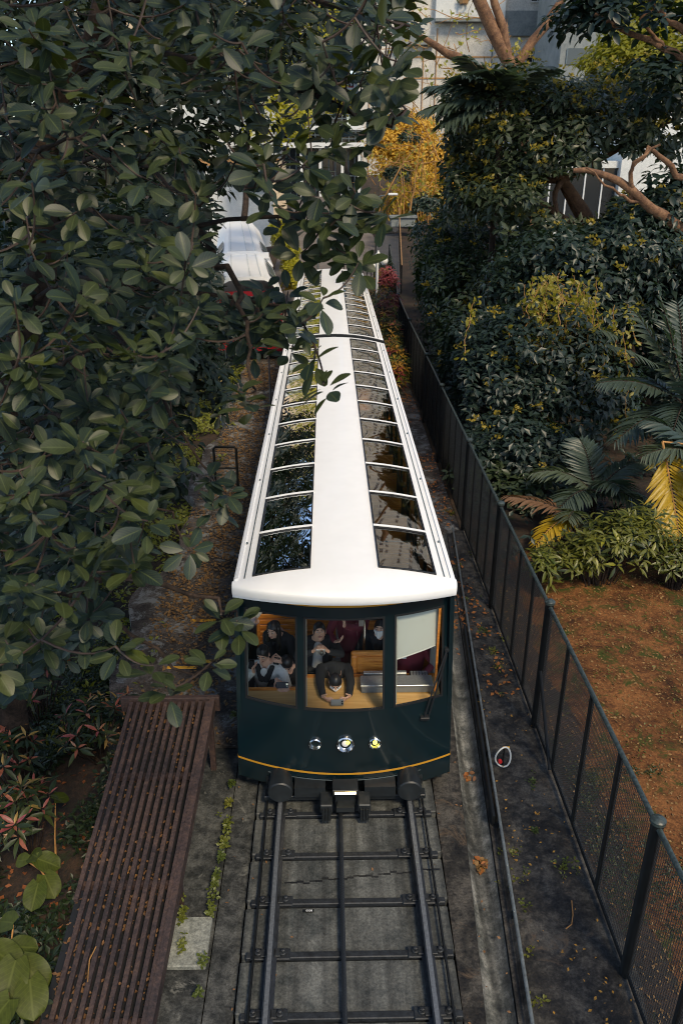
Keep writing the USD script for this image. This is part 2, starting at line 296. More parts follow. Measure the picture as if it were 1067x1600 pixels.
G['croton_red'] = leafmat('croton_tip_leaf', tones((.20, .035, .03), (.30, .10, .05), (.24, .05, .06), (.32, .20, .05), (.06, .05, .03)), .4, .25, vein=(.33, .2, .1))
G['taro'] = leafmat('taro_leaf', tones((.036, .050, .004), (.052, .064, .005), (.030, .042, .005)), .5, .2, vein=(.075, .09, .014), spec=.25)
G['palm'] = leafmat('palm_leaflet', tones((.030, .048, .036), (.046, .066, .046), (.064, .082, .048), (.040, .058, .042)), .42, .2)
G['palm_yellow'] = leafmat('yellow_palm_leaflet', tones((.34, .22, .012), (.42, .29, .015), (.22, .18, .02), (.30, .17, .015)), .42, .3, (1.3, 1.2, .4))
G['palm_dry'] = leafmat('dry_palm_leaflet', tones((.10, .05, .022), (.16, .085, .035)), .6, .2, (1.2, 1., .6))
G['cover'] = leafmat('cover_leaf', tones((.012, .024, .009), (.022, .036, .010), (.050, .062, .010), (.016, .028, .012), (.030, .045, .010)), .45, .25)
G['litter'] = leafmat('fallen_leaf', tones((.16, .045, .015), (.28, .10, .02), (.09, .035, .016), (.22, .13, .04), (.13, .055, .03), (.33, .17, .02)), .7, .1, (1.2, 1., .6))
G['weed'] = leafmat('weed_leaf', tones((.05, .075, .015), (.09, .11, .018), (.14, .14, .02)), .45, .3)
rng = np.random.default_rng(7)
# ------------------------------------------------------------------ ground, track bed, walkways
def splay(y): return .075*(np.asarray(y, float)-4.8)          # the right-hand strips draw away from the track down the line
def rise(y): return np.maximum(0, np.asarray(y, float)-37)*.062
def ground_z(x, y):
    x, y = np.asarray(x, float), np.asarray(y, float)
    z = np.full(np.broadcast(x, y).shape, -.30)+0*x+0*y
    right = np.clip((x-2.45)/.3, 0, 1); z = z+right*.31
    z = z+np.clip((x-5)/10, 0, 1)*.25
    left = np.clip((-3.0-x)/.5, 0, 1); z = z-left*.15-np.clip((-3.4-x)*.12, 0, 1.2)
    n = meshkit.fbm(np.stack([x*.55, y*.55, 0*x+0*y+3.], -1), 3)-.5
    z = z+n*.30*np.clip(np.maximum(x-3., -2.8-x), 0, 1)
    return z+rise(y)
def warp(a, b, c, d, n):
    t = np.linspace(-1, 1, n); return a+(b-a)*0+c*np.sinh(t*d)/np.sinh(d)
gx = np.unique(np.r_[np.linspace(-12, 14, 120), -12-np.geomspace(.5, 500, 24), 14+np.geomspace(.5, 500, 24)])
gy = np.unique(np.r_[np.linspace(-4, 40, 150), -4-np.geomspace(.5, 300, 16), 40+np.geomspace(.5, 900, 34)])
X, Y = np.meshgrid(gx, gy, indexing='ij'); Z = ground_z(X, np.minimum(Y, 170))
MB().sheet(np.stack([X, Y, Z], -1)).top('ground', K['dark_ground'], kind='structure', smooth=True)
sxg, syg = np.meshgrid(np.linspace(2.95, 13, 110), np.linspace(2.0, 15., 110), indexing='ij')
edge = np.minimum(np.minimum((sxg-2.95)/.5, (13-sxg)/.5), np.minimum((syg-2.)/.5, (15.-syg)/1.2))
MB().sheet(np.stack([sxg, syg, ground_z(sxg, syg)+.015+.06*np.minimum(0, edge-1+.9*(meshkit.fbm(np.stack([sxg*2, syg*2, 0*sxg+1], -1), 3)-.35))], -1)).top('soil', K['soil'], kind='structure', smooth=True)
YN, YF = 1.5, 36.
# track bed: separate poured slabs between the steel sleepers
TIES = [4.9-.63*k for k in range(1, 5)][::-1]+[4.9+.63*k for k in range(0, 50)]
bed = thing('track_bed', None, None, (0, 0, 0), kind='structure')
edges = [YN]+TIES+[YF]
crack = {7}
for k in range(len(edges)-1):
    a, b = edges[k]+.045, edges[k+1]-.045
    if b-a < .05: continue
    dz = rng.uniform(-.004, .004)
    MB().box((-1.10, a, -.22), (1.05+splay((a+b)/2)*.35, b, 0+dz), ch=.012).put(bed, 'concrete_slab', K['slab'])
MB().box((-1.09, YN, -.29), (1.05, YF, -.035)).put(bed, 'bed_base', K['slab'])
def strip(name, xs, ys, zf, mat, n=(6, 40), kind='structure', smooth=True):
    """a strip of ground between two x edges that may follow y; closed downwards"""
    y = np.linspace(*ys, n[1]); t = np.linspace(0, 1, n[0])
    x0, x1 = np.asarray(xs[0](y)), np.asarray(xs[1](y))
    P = np.stack([x0[None]+(x1-x0)[None]*t[:, None], np.broadcast_to(y, n), np.broadcast_to(zf(t[:, None]+0*y[None], y[None]+0*t[:, None]), n)], -1)
    return MB().slab(P[::1], (0, 0, -.25)).top(name, mat, kind=kind, smooth=40 if smooth else False)
def rough_z(z0, amp, sc=1.3, seed=0):
    def f(t, y):
        return z0+amp*(meshkit.fbm(np.stack(np.broadcast_arrays(t*2.5, y*sc, 0*y+seed), -1), 3)-.5)
    return f
strip('left_walkway', (lambda y: np.where(y < 8.75, -2.72, -3.35), lambda y: -1.43+0*y), (YN, 36), rough_z(-.115, .05, 1.4, 2), K['walk_l'], (14, 120))
strip('left_kerb_strip', (lambda y: -1.415+0*y, lambda y: -1.125+0*y), (YN, 36), rough_z(-.10, .03, 1.4, 5), K['walk_l'], (5, 90))
strip('right_ballast_strip', (lambda y: 1.07+splay(y)*.35, lambda y: 1.27+splay(y)), (YN, 34), rough_z(-.05, .03, 1.4, 8), K['walk_r'], (5, 90))
def gut(t, y): return -.06-.11*np.sin(np.pi*np.clip(t, 0, 1))
strip('drain_gutter', (lambda y: 1.275+splay(y), lambda y: 1.565+splay(y)), (YN, 34), gut, K['gutter'], (9, 40))
strip('right_walkway', (lambda y: 1.72+splay(y), lambda y: np.maximum(2.86, 1.80+splay(y))), (YN, 15.5), rough_z(-.0, .09, 1.1, 11), K['walk_r'], (16, 120))
strip('leafy_verge', (lambda y: 1.45+0*y, lambda y: 2.66+0*y), (15.52, 40), rough_z(-.02, .07, 1.1, 14), K['litter_ground'], (10, 90))
strip('leafy_path', (lambda y: -3.5+.25*np.sin(y*.9)+.15*np.sin(y*2.3), lambda y: -1.33+.06*np.sin(y*1.3)+.04*np.sin(y*3.1)), (8.8, 35), lambda t, y: rough_z(-.085, .05, 1.4, 2)(t*.78+.18, y)+.016, K['litter_ground'], (12, 120))
# low kerb wall of the walkway with its pipe
kw = thing('kerb_wall', 'low dark kerb wall along the right walkway carrying a thin grey pipe', 'kerb wall', (1.8, 8, 0))
y = np.linspace(YN, 15.4, 30)
MB().slab(np.stack([np.stack([1.575+splay(y), y, -.03+0*y], -1), np.stack([1.645+splay(y), y, -.03+0*y], -1), np.stack([1.70+splay(y), y, .045+0*y], -1)], 0), (0, 0, -.2)).put(kw, 'kerb', K['walk_r'])
MB().tube(np.stack([1.68+splay(y), y, .10+0*y], -1), .019, 8).put(kw, 'pipe', K['pipe'], smooth=50)
for yy in np.arange(2.2, 15, 1.25):
    MB().box((1.655+splay(yy), yy-.02, .0), (1.705+splay(yy), yy+.02, .085)).put(kw, 'bracket', K['black'])
MB().slab(np.stack([np.stack([1.60+splay(y[12:22]), y[12:22], .12+0*y[12:22]], -1), np.stack([1.60+splay(y[12:22]), y[12:22], -.05+0*y[12:22]], -1)], 0), (.03, 0, 0)).put(kw, 'guard_plate', K['black'])
# ------------------------------------------------------------------ railway track
tr = thing('railway_track', 'pair of dark steel rails bolted to thin sleepers on the concrete slab', 'railway track', (0, 8, 0))
def railprof(x0, y0, y1):
    p = [(-.065, .045), (-.065, .058), (-.012, .075), (-.012, .125), (-.036, .135), (-.036, .158), (-.026, .166), (.026, .166), (.036, .158), (.036, .135), (.012, .125), (.012, .075), (.065, .058), (.065, .045)]
    return m3.CrossSection([np.array(p)[::-1]]).extrude(y1-y0).rotate([90, 0, 0]).translate([x0, y1, 0])
for x0 in (-.795, .795):
    r_ = MB().man(railprof(x0, YN, 33.5)).put(tr, 'rail', K['rail'])
    MB().box((x0-.022, YN, .1662), (x0+.022, 33.5, .1675)).put(r_, 'running_surface', K['railtop'])
for x0 in (-.965, .965):
    MB().tube([(x0, YN, .075), (x0, 33.5, .075)], .014, 6).put(tr, 'conduit', K['black'])
for k, yy in enumerate(TIES):
    if yy > 10.5 and k % 1 == 0 and yy > 33: continue
    t_ = MB().box((-1.045, yy-.036, -.06), (1.06, yy+.036, .038), ch=.008).put(tr, 'sleeper', K['tie'])
    if yy < 8.5:
        for x0 in (-.795, .795):
            MB().box((x0-.20, yy-.062, .034), (x0+.20, yy+.062, .056), ch=.008).put(t_, 'base_plate', K['tie'])
            for sg in (-1, 1):
                m = MB().box((x0+sg*.07-.03, yy-.045, .056), (x0+sg*.07+.03, yy+.045, .078), ch=.006)
                m.rev([(0, .056), (.036, .056), (.036, .082), (.03, .088), (0, .088)], (x0+sg*.125, yy, 0), n=14)
                m.rev([(.022, .088), (.022, .112), (.012, .118), (0, .118)], (x0+sg*.125, yy, 0), n=6).put(t_, 'clamp_bolt', K['tie'], smooth=30)
m = MB()
for (xa, xb, yy) in ((-.62, -.30, 6.52),): pass
# expansion crack between two pours, running slightly askew
m = MB(); xs = np.linspace(-.70, 1.05, 26); yy = 6.42+.10*(xs+.7)+.012*np.sin(xs*17)+.01*np.sin(xs*41)
for a in range(len(xs)-1):
    w_ = .007+.006*abs(math.sin(a*2.3))
    m.box((min(xs[a], xs[a+1]), yy[a]-w_, .003), (xs[a+1]+.005, yy[a]+w_, .007))
m.put(tr, 'slab_crack', K['rubber'])
tp = thing('number_plate', 'tiny black plate with white digits on the slab beside a sleeper', 'plate', (-.40, 6.05, 0))
MB().box((-.485, 6.045, .0045), (-.365, 6.08, .012)).put(tp, 'plate', K['black'])
tx = meshkit.text_mesh('0008', .020, .001, True); tx.apply_translation([-.452, 6.052, .0125]); MB().tm(tx).put(tp, 'digits', K['white_paint'])
# haulage cable: six strands laid round a core
cb = thing('haulage_cable', 'thick twisted steel cable running along the middle of the track', 'cable', (-.06, 6, .09))
ys = np.arange(YN, 8.2, .018)
MB().tube(np.stack([-.06+0*ys[::6], ys[::6], .085+0*ys[::6]], -1), .014, 6).put(cb, 'core', K['rope'])
for s_ in range(6):
    ph = ys*2*np.pi/.19+s_*np.pi/3
    MB().tube(np.stack([-.06+.0165*np.cos(ph), ys, .085+.0165*np.sin(ph)], -1), .0098, 6).put(cb, 'strand', K['rope'], smooth=True)
MB().tube([(-.06, 8.15, .085), (-.06, 33, .085)], .025, 8).put(cb, 'far_length', K['rope'], smooth=True)
# ------------------------------------------------------------------ rusted bar cover on the left
gz = lambda y: .236*(y-4.9)+.02
gr = thing('bar_grating', 'long rust brown steel bar cover sloping up left of the track', 'grating', (-2.4, 6.5, 0))
xl, xr = lambda y: -2.94+.035*(y-4.5), lambda y: -1.90+.045*(y-4.5)
NB = 12; YG0, YG1 = 3.2, 8.52
for k in range(NB):
    f0 = (k+.35)/NB; y0 = YG0
    wb = .0235
    xa, xb = xl(y0)+(xr(y0)-xl(y0))*f0, xl(YG1)+(xr(YG1)-xl(YG1))*f0
    if k == 0: y0 = 6.0
    if k == 1: y0 = 4.9
    xa = xl(y0)+(xr(y0)-xl(y0))*f0
    P = lambda dx, dz: np.array([[xa+dx, y0, gz(y0)+dz], [xb+dx, YG1, gz(YG1)+dz]])
    MB().slab(np.stack([P(-wb, .03), P(wb, .03)], 0), (0, 0, -.045)).put(gr, 'bar', K['rust'])
for yy in (3.6, 4.9, 6.2, 7.5):
    MB().box((xl(yy)+.02, yy-.03, gz(yy)-.09), (xr(yy)-.05, yy+.03, gz(yy)-.02)).put(gr, 'cross_beam', K['rust'])
P = lambda dx, dz: np.array([[xr(YG0)+dx, YG0, gz(YG0)+dz], [xr(YG1)+dx, YG1+.04, gz(YG1)+dz]])
MB().slab(np.stack([P(-.035, .045), P(.035, .045)], 0), (0, 0, -.17)).put(gr, 'side_beam', K['rust'])
MB().box((xl(YG1)-.12, YG1+.03, gz(YG1)-.16), (xr(YG1)+.09, YG1+.10, gz(YG1)+.06), ch=.006).put(gr, 'end_beam', K['rust'])
for xx, yy in ((xl(8.4)+.05, 8.4), (xr(8.4)-.02, 8.4), (xl(6.3)+.05, 6.3), (xr(6.3)-.02, 6.3)):
    MB().box((xx-.035, yy-.035, -.4), (xx+.035, yy+.035, gz(yy)-.15)).put(gr, 'leg', K['rust'])
MB().slab(np.array([[[xl(YG0)-.05, YG0, gz(YG0)-.12], [xr(YG0)-.06, YG0, gz(YG0)-.12]], [[xl(YG1), YG1, gz(YG1)-.12], [xr(YG1)-.06, YG1, gz(YG1)-.12]]]), (0, 0, -.03)).put(gr, 'tray', K['rubber'])
# pale square manhole patch in the walkway
MB().box((-1.86, 5.50, -.2), (-1.46, 6.08, -.07), ch=.01).top('manhole_cover', K['patch'], 'pale square concrete cover set in the dark left walkway', 'manhole cover')
# hoop handrail and pipe rail on the leafy path
hp = thing('handrail_hoop', 'small black tubular handrail hoop on the leafy left path', 'handrail', (-2.6, 18.2, -.1))
MB().tube([(-2.40, 18.2, -.1), (-2.40, 18.2, .92), (-2.44, 18.2, .97), (-2.90, 18.2, .97), (-2.94, 18.2, .92), (-2.94, 18.2, -.1)], .032, 8).put(hp, 'hoop', K['black'], smooth=50)
MB().tube([(-2.40, 18.2, .42), (-2.94, 18.2, .42)], .026, 8).put(hp, 'cross_bar', K['black'])
MB().box((-3.06, 18.08, -.12), (-2.82, 18.32, -.03), ch=.01).put(hp, 'foot_block', K['white_paint'])
pr_ = thing('pipe_rail', 'long dark pipe rail curving beside the left flank of the tram', 'handrail', (-2., 22, 0))
pp = np.array([(-1.62, 17.2, .35), (-1.72, 20, .55), (-1.95, 24, .70), (-2.25, 28, .72), (-2.7, 32, .7)])
MB().tube(pp, .03, 8).put(pr_, 'rail', K['black'], smooth=50)
for q in pp[:-1]: MB().tube([(q[0], q[1], -.1), (q[0], q[1], q[2])], .025, 6).put(pr_, 'post', K['black'])
MB().box((-2.62, 12.0, -.085), (-2.18, 12.09, -.06)).top('painted_edge', K['yellow'], 'yellow painted edge line on the concrete beside the grating end', 'painted line')
for i_, (px, py, w_) in enumerate(((312, 1033, .20), (284, 1043, .24))):
    q = atz(px, py, -.06); MB().box((q[0]-w_, q[1]-.035, -.10), (q[0]+w_, q[1]+.035, -.055), ch=.008).top('yellow_step_edge', K['yellow'], ['upper of two short yellow painted edges beyond the grating', 'lower of two short yellow painted edges beyond the grating'][i_], 'step edge')
# tap with hose
tpz = atz(785, 1195, 0)
hz = thing('garden_tap', 'standpipe with yellow lever and red valve holding a coil of white hose', 'tap', tpz)
MB().tube([tpz+(0, 0, -.1), tpz+(0, 0, .28)], .014, 8).tube([tpz+(0, 0, .22), tpz+(-.05, -.02, .20)], .012, 8).put(hz, 'standpipe', K['black'])
MB().box(tpz+(-.02, -.015, .28), tpz+(.07, .015, .30), ch=.006).put(hz, 'lever', K['yellow'])
MB().rev([(0, -.02), (.025, -.02), (.025, .02), (0, .02)], tpz+(-.05, -.05, .10), (0, 1, 0), 12).put(hz, 'valve_wheel', K['redplain'])
a_ = np.linspace(-.6, 2*np.pi+1.2, 50)
MB().tube(np.stack([tpz[0]-.02+.10*np.cos(a_), tpz[1]-.06+.02*np.sin(a_*2), tpz[2]+.02+.16+.16*np.sin(a_)], -1), .011, 6).put(hz, 'hose_coil', K['hose'], smooth=True)
# ------------------------------------------------------------------ wire mesh fence
XF, HF = 2.73, 2.0
fe = thing('mesh_fence', 'black wire mesh fence with round posts along the right walkway', 'fence', (XF, 10, 0))
PY = [1.45, 5.28, 9.05, 12.3, 15.55, 19.8, 23.2, 28.5, 34., 40.8, 47.]
def fx(y): return XF+.0*y+max(0, y-33)*.045
def fz(y): return float(rise(y))
for k, yy in enumerate(PY):
    x, z = fx(yy), fz(yy)
    r_ = .058
    p_ = MB().rev([(r_, z-.3), (r_, z+HF+.02)], (x, yy, 0), n=16).put(fe, 'post', K['black'], smooth=50)
    MB().rev([(r_, 0), (r_+.012, .002), (r_+.012, .035), (r_*.8, .055), (0, .065)], (x, yy, z+HF+.02), n=16).put(p_, 'cap', K['rail_worn'], smooth=40)
for k in range(len(PY)-1):
    a, b = PY[k], PY[k+1]; xa, xb, za, zb = fx(a), fx(b), fz(a), fz(b)
    hd = .0 if k % 2 else .0
    MB().tube([(xa, a+.05, za+HF-.02), (xb, b-.05, zb+HF-.02)], .027, 8).put(fe, 'top_rail', K['rail_worn'], smooth=50)
    MB().tube([(xa, a+.05, za+.08), (xb, b-.05, zb+.08)], .022, 6).put(fe, 'bottom_rail', K['black'])
    nb = max(2, int(round((b-a)/.86)))
    for j in range(1, nb):
        t = j/nb; x, yy, z = xa+(xb-xa)*t, a+(b-a)*t, za+(zb-za)*t
        MB().box((x-.022, yy-.022, z+.08), (x+.022, yy+.022, z+HF-.035)).put(fe, 'bar', K['black'])
    near = a < 16
    px_, pz_ = (.036, .036) if near else (.07, .07)
    wr = .0031 if near else .0042
    m = MB(); nv = int((b-a-.1)/px_); nh = int((HF-.14)/pz_)
    def wires(P0, P1, off1, off2):
        P0, P1 = np.asarray(P0), np.asarray(P1); n = len(P0)
        ring = np.array([off1, off2, -np.asarray(off1)-np.asarray(off2)])
        v = np.concatenate([P0[:, None]+ring[None], P1[:, None]+ring[None]], 1).reshape(-1, 3)
        base = np.arange(n)[:, None, None]*6
        q = np.array([[0, 1, 4, 3], [1, 2, 5, 4], [2, 0, 3, 5]])[None]+base
        m.add(v, q.reshape(-1, 4))
    t = (np.arange(nv)+.5)/nv
    bx = np.stack([xa+(xb-xa)*t, a+.06+(b-a-.12)*t, za+(zb-za)*t], -1)
    wires(bx+(0, 0, .09), bx+(0, 0, HF-.05), (wr, 0, 0), (-wr*.5, wr, 0))
    hz_ = .09+(np.arange(nh)+.5)/nh*(HF-.14)
    wires(np.stack([xa+0*hz_+.004, a+.06+0*hz_, za+hz_], -1), np.stack([xb+0*hz_+.004, b-.06+0*hz_, zb+hz_], -1), (wr, 0, 0), (-wr*.5, 0, wr))
    m.put(fe, 'wire_mesh', K['mesh_wire'], kind='stuff')
MB().tube([(XF-.03, 9.0, .98), (XF-.05, 8.05, .10)], .024, 8).put(fe, 'brace', K['black'])
# ------------------------------------------------------------------ the green tram
HW = 1.27
tm = thing('funicular_tram', 'dark green two section funicular tram with white roof and glass skylights', 'tram', (0, 20, 0))
def front_y(x, z): return 7.615+.055*(z-.4)+.34*(np.abs(x)/HW)**2
def flare(z): return 1+.0262*(2.75-np.asarray(z, float))
def fpan(x0, x1, z0, z1, th=.05, nx=None, nz=4, lift=0.):
    nx = nx or max(3, int(abs(x1-x0)/.07)+2)
    x, z = np.meshgrid(np.linspace(x0, x1, nx), np.linspace(z0, z1, nz), indexing='ij')
    return np.stack([x*flare(z), front_y(x, z)-lift, z], -1)
def fslab(m, x0, x1, z0, z1, th=.05, lift=0., **k): return m.slab(fpan(x0, x1, z0, z1, lift=lift, **k), (0, th, 0))
ZB, ZW0, ZW1, ZT = .27, 1.385, 2.635, 2.84
# front skin with a notch in the skirt over the coupling
xs = np.linspace(-HW, HW, 49)
zlow = np.where(np.abs(xs) < .46, .37, np.where(np.abs(xs) < .52, .37-(np.abs(xs)-.46)/.06*.22, .15))
rows = []
for t in np.linspace(0, 1, 12):
    z = zlow+(ZW0-zlow)*t; rows.append(np.stack([xs*flare(z), front_y(xs, z)-.0+.05*np.clip((.42-z)/.2, 0, 1), z], -1))
MB().slab(np.array(rows).transpose(1, 0, 2), (0, .05, 0)).put(tm, 'front_panel', K['green'], smooth=35)
fslab(MB(), -HW, HW, ZW1, ZT).put(tm, 'top_band', K['green'], smooth=35)
PIL = [(-HW, -1.165), (-.545, -.47), (.455, .565), (1.16, HW)]
for a, b in PIL: fslab(MB(), a, b, ZW0+.001, ZW1-.001, th=.06).put(tm, 'pillar', K['green'], smooth=35)
for (a, b) in ((-1.165, -.545), (-.47, .455), (.565, 1.16)):
    MB().sheet(fpan(a+.004, b-.004, ZW0+.004, ZW1-.004, lift=-.022)).put(tm, 'windscreen', K['glass'], smooth=True)
    m = MB(); e = .022
    for (p, q, r0, r1) in ((a, a+e, ZW0, ZW1), (b-e, b, ZW0, ZW1), (a+e, b-e, ZW0, ZW0+e), (a+e, b-e, ZW1-e, ZW1)):
        fslab(m, p, q, r0, r1, th=.03, lift=.006)
    m.put(tm, 'window_seal', K['rubber'], smooth=35)
    m = MB(); fslab(m, a+.024, a+.036, ZW0+.03, ZW1-.03, th=.012, lift=-.03)
    m.put(tm, 'glass_edge', K['alu'])
# gold lines, a fine seam below
def fline(z0, z1, mat, name, x=HW-.002, lift=.004):
    fslab(MB(), -x, x, z0, z1, th=.006, lift=lift, nz=2, nx=49).put(tm, name, mat, smooth=35)
fline(.462, .486, K['gold'], 'gold_line'); fline(2.775, 2.80, K['gold'], 'upper_gold_line'); fline(.372, .378, K['steel_grey'], 'seam', .9, .002)
# side walls
SY0, SJ0, SJ1, SY1 = 7.93, 20.30, 20.62, 33.15
def sidew(sgn, z0, z1, ya, yb, out=0., th=.05):
    f0 = [(HW+out)*flare(z) if z < 2.75 else HW+out for z in (z0, z1)]
    P = np.array([[[sgn*f0[0], ya, z0], [sgn*f0[0], yb, z0]], [[sgn*f0[1], ya, z1], [sgn*f0[1], yb, z1]]])
    return MB().slab(P, (-sgn*th, 0, 0))
for sgn in (-1, 1):
    for (ya, yb) in ((SY0+.045, SJ0), (SJ1, SY1)):
        sidew(sgn, .15, 1.25, ya, yb).put(tm, 'side_panel', K['green']); sidew(sgn, 2.45, 2.84, ya, yb).put(tm, 'side_band', K['green'])
        n = 9; st = (yb-ya)/n
        for k in range(n+1): sidew(sgn, 1.2505, 2.4495, max(ya, ya+k*st-.05), min(yb, ya+k*st+.05)).put(tm, 'side_post', K['green'])
        for k in range(n): sidew(sgn, 1.2505, 2.4495, ya+k*st+.051, ya+(k+1)*st-.051, -.02, .006).put(tm, 'side_window', K['glass'])
        sidew(sgn, .47, .495, ya, yb, .005, .004).put(tm, 'side_gold_line', K['gold'])
# roof -------------------------------------------------------------
def rz(x): return 3.16-.175*(np.abs(x)/HW)**2.0
SX0, SX1 = .385, 1.05
def roof_front(x): return 7.425+.50*(np.abs(x)/HW)**2
def rsheet(x0, x1, y0, y1, nx, lift=0.): 
    x, y = np.meshgrid(np.linspace(x0, x1, nx), [y0, y1], indexing='ij'); return np.stack([x, y+0*x, rz(x)+lift], -1)
for (ya, yb, npan) in ((8.0, 20.12, 11), (20.80, 32.65, 11)):
    MB().slab(rsheet(-SX0, SX0, ya, yb, 9), (0, 0, -.05)).put(tm, 'roof_panel', K['white'], smooth=40)
    for sgn in (-1, 1):
        a, b = sorted((SX1*sgn, HW*sgn)); y1 = yb+.1
        MB().slab(rsheet(a, b, ya, yb, 4), (0, 0, -.12)).put(tm, 'roof_edge', K['white'], smooth=40)
        a, b = sorted((1.135*sgn, 1.150*sgn)); MB().slab(rsheet(a, b, ya, yb, 2, .006), (0, 0, -.01)).put(tm, 'roof_channel', K['steel_grey'])
        a, b = sorted((1.215*sgn, 1.255*sgn)); MB().slab(rsheet(a, b, ya, yb, 2, .022), (0, 0, -.03)).put(tm, 'roof_lip', K['white'])
        for yy in np.arange(ya+.9, yb, 2.1): MB().rev([(.012, 0), (.012, .03), (0, .034)], (1.19*sgn, yy, rz(1.19)-.004), n=8).put(tm, 'roof_bolt', K['steel_grey'])
        st = (yb-ya)/npan
        for k in range(npan+1):
            yy = ya+k*st; a, b = sorted((SX0*sgn, SX1*sgn))
            if 0 < k < npan:
                x = np.linspace(a, b, 8); w = .02
                P = np.stack([np.stack([x, 0*x+yy-w, rz(x)+.028], -1), np.stack([x, 0*x+yy+w, rz(x)+.028], -1)], 1)
                MB().slab(P, (0, 0, -.06)).put(tm, 'skylight_rib', K['white'], smooth=40)
        for k in range(npan):
            y0, y1 = ya+k*st+(.02 if k else 0), ya+(k+1)*st-(.02 if k < npan-1 else 0)
            x, y = np.meshgrid(np.linspace(SX0, SX1, 9), np.linspace(y0, y1, 7), indexing='ij')
            t = (y-y0)/(y1-y0)
            z = rz(x)+.004+.012*np.sin(np.pi*t)*np.sin(np.pi*(x-SX0)/(SX1-SX0))+.004*(meshkit.noise(np.stack([x*3, y*2.2, 0*x+sgn], -1))-.5)
            MB().sheet(np.stack([x*sgn, y, z], -1)).put(tm, 'skylight_pane', K['skyglass'], smooth=True)
            m = MB(); e = .018
            for (p, q, r0, r1) in ((SX0, SX0+e, y0, y1), (SX1-e, SX1, y0, y1), (SX0+e, SX1-e, y0, y0+e), (SX0+e, SX1-e, y1-e, y1)):
                a2, b2 = sorted((p*sgn, q*sgn)); m.slab(rsheet(a2, b2, r0, r1, 3, .020), (0, 0, -.03))
            m.put(tm, 'pane_seal', K['rubber'])
# front apron rounding over to a deep white brow
xs = np.linspace(-HW-.012, HW+.012, 45); rows = []
for t in np.linspace(0, 1, 10):
    yy = 8.0+(roof_front(xs)-8.0)*t; rows.append(np.stack([xs, yy, rz(xs)-.03*t**3], -1))
for dy, dz in ((-.012, -.045), (-.015, -.075), (-.010, -.12), (.004, -.17), (.03, -.185)): rows.append(np.stack([xs, roof_front(xs)+dy, rz(xs)-.02*0+dz], -1))
rows.append(np.stack([xs, front_y(xs, 2.8)+.05, rz(xs)-.19], -1)); rows.append(np.stack([xs, np.maximum(front_y(xs, 2.8)+.06, 8.0)+.0, rz(xs)-.1], -1))
MB().sheet(np.array(rows)).put(tm, 'roof_brow', K['white'], smooth=50)
for (ya, yb, mat, nm) in ((20.12, 20.30, 'white', 'roof_end'), (20.62, 20.80, 'white', 'roof_end'), (32.65, 33.2, 'white', 'roof_end')):
    MB().slab(rsheet(-HW, HW, ya+.001, yb, 21, .0), (0, 0, -.12)).put(tm, nm, K[mat], smooth=40)
for w_, dz in ((.05, .035), (.11, -.01)):
    x = np.linspace(-HW-.02, HW+.02, 21); P = np.stack([np.stack([x, 0*x+20.46-w_, rz(x)+dz], -1), np.stack([x, 0*x+20.46+w_, rz(x)+dz], -1)], 1)
    MB().slab(P, (0, 0, -.25)).put(tm, 'joint_bellows', K['rubber'], smooth=40)
# lamps
def lamp(x, z, r, ring, name, lit):
    y = front_y(x, z); ax = unit((-.34*2*x/HW**2*-1*0, -1, .04)); c = (x, y+.0, z)
    l_ = MB().rev([(r*1.02, -.02), (r, .03), (r*.86, .04), (r*.74, .018)], c, ax, 28).put(tm, name, K['chrome'], smooth=40)
    MB().rev([(r*.74, .018), (r*.55, -.012), (r*.3, -.022), (0, -.024)], c, ax, 24).put(l_, 'reflector', K['chrome'], smooth=True)
    if lit: MB().rev([(0, .016), (r*.34, .012), (r*.40, 0), (r*.34, -.02)], c, ax, 16).put(l_, 'bulb', K['lamp_on'] if lit == 2 else K['globe'], smooth=True)
    else: MB().rev([(0, .002), (r*.42, -.004), (r*.42, -.02)], c, ax, 16).put(l_, 'bulb', K['rubber'], smooth=True)
    for k in range(10):
        g = k*math.pi/5; MB().rev([(.004, .036), (.004, .043), (0, .044)], (x+r*.93*math.cos(g), y, z+r*.93*math.sin(g)), ax, 6).put(l_, 'screw', K['steel_grey'])
lamp(-.36, .915, .078, 0, 'headlight', 0); lamp(.005, .925, .110, 0, 'headlight', 1); lamp(.365, .915, .078, 0, 'headlight', 2)
c = np.array([.035, front_y(0, .93)-.018, .955]); MB().rev([(0, .014), (.02, .010), (.026, 0)], c, (0, -1, .1), 12).put(tm, 'lit_filament', K['lamp_on'], smooth=True)
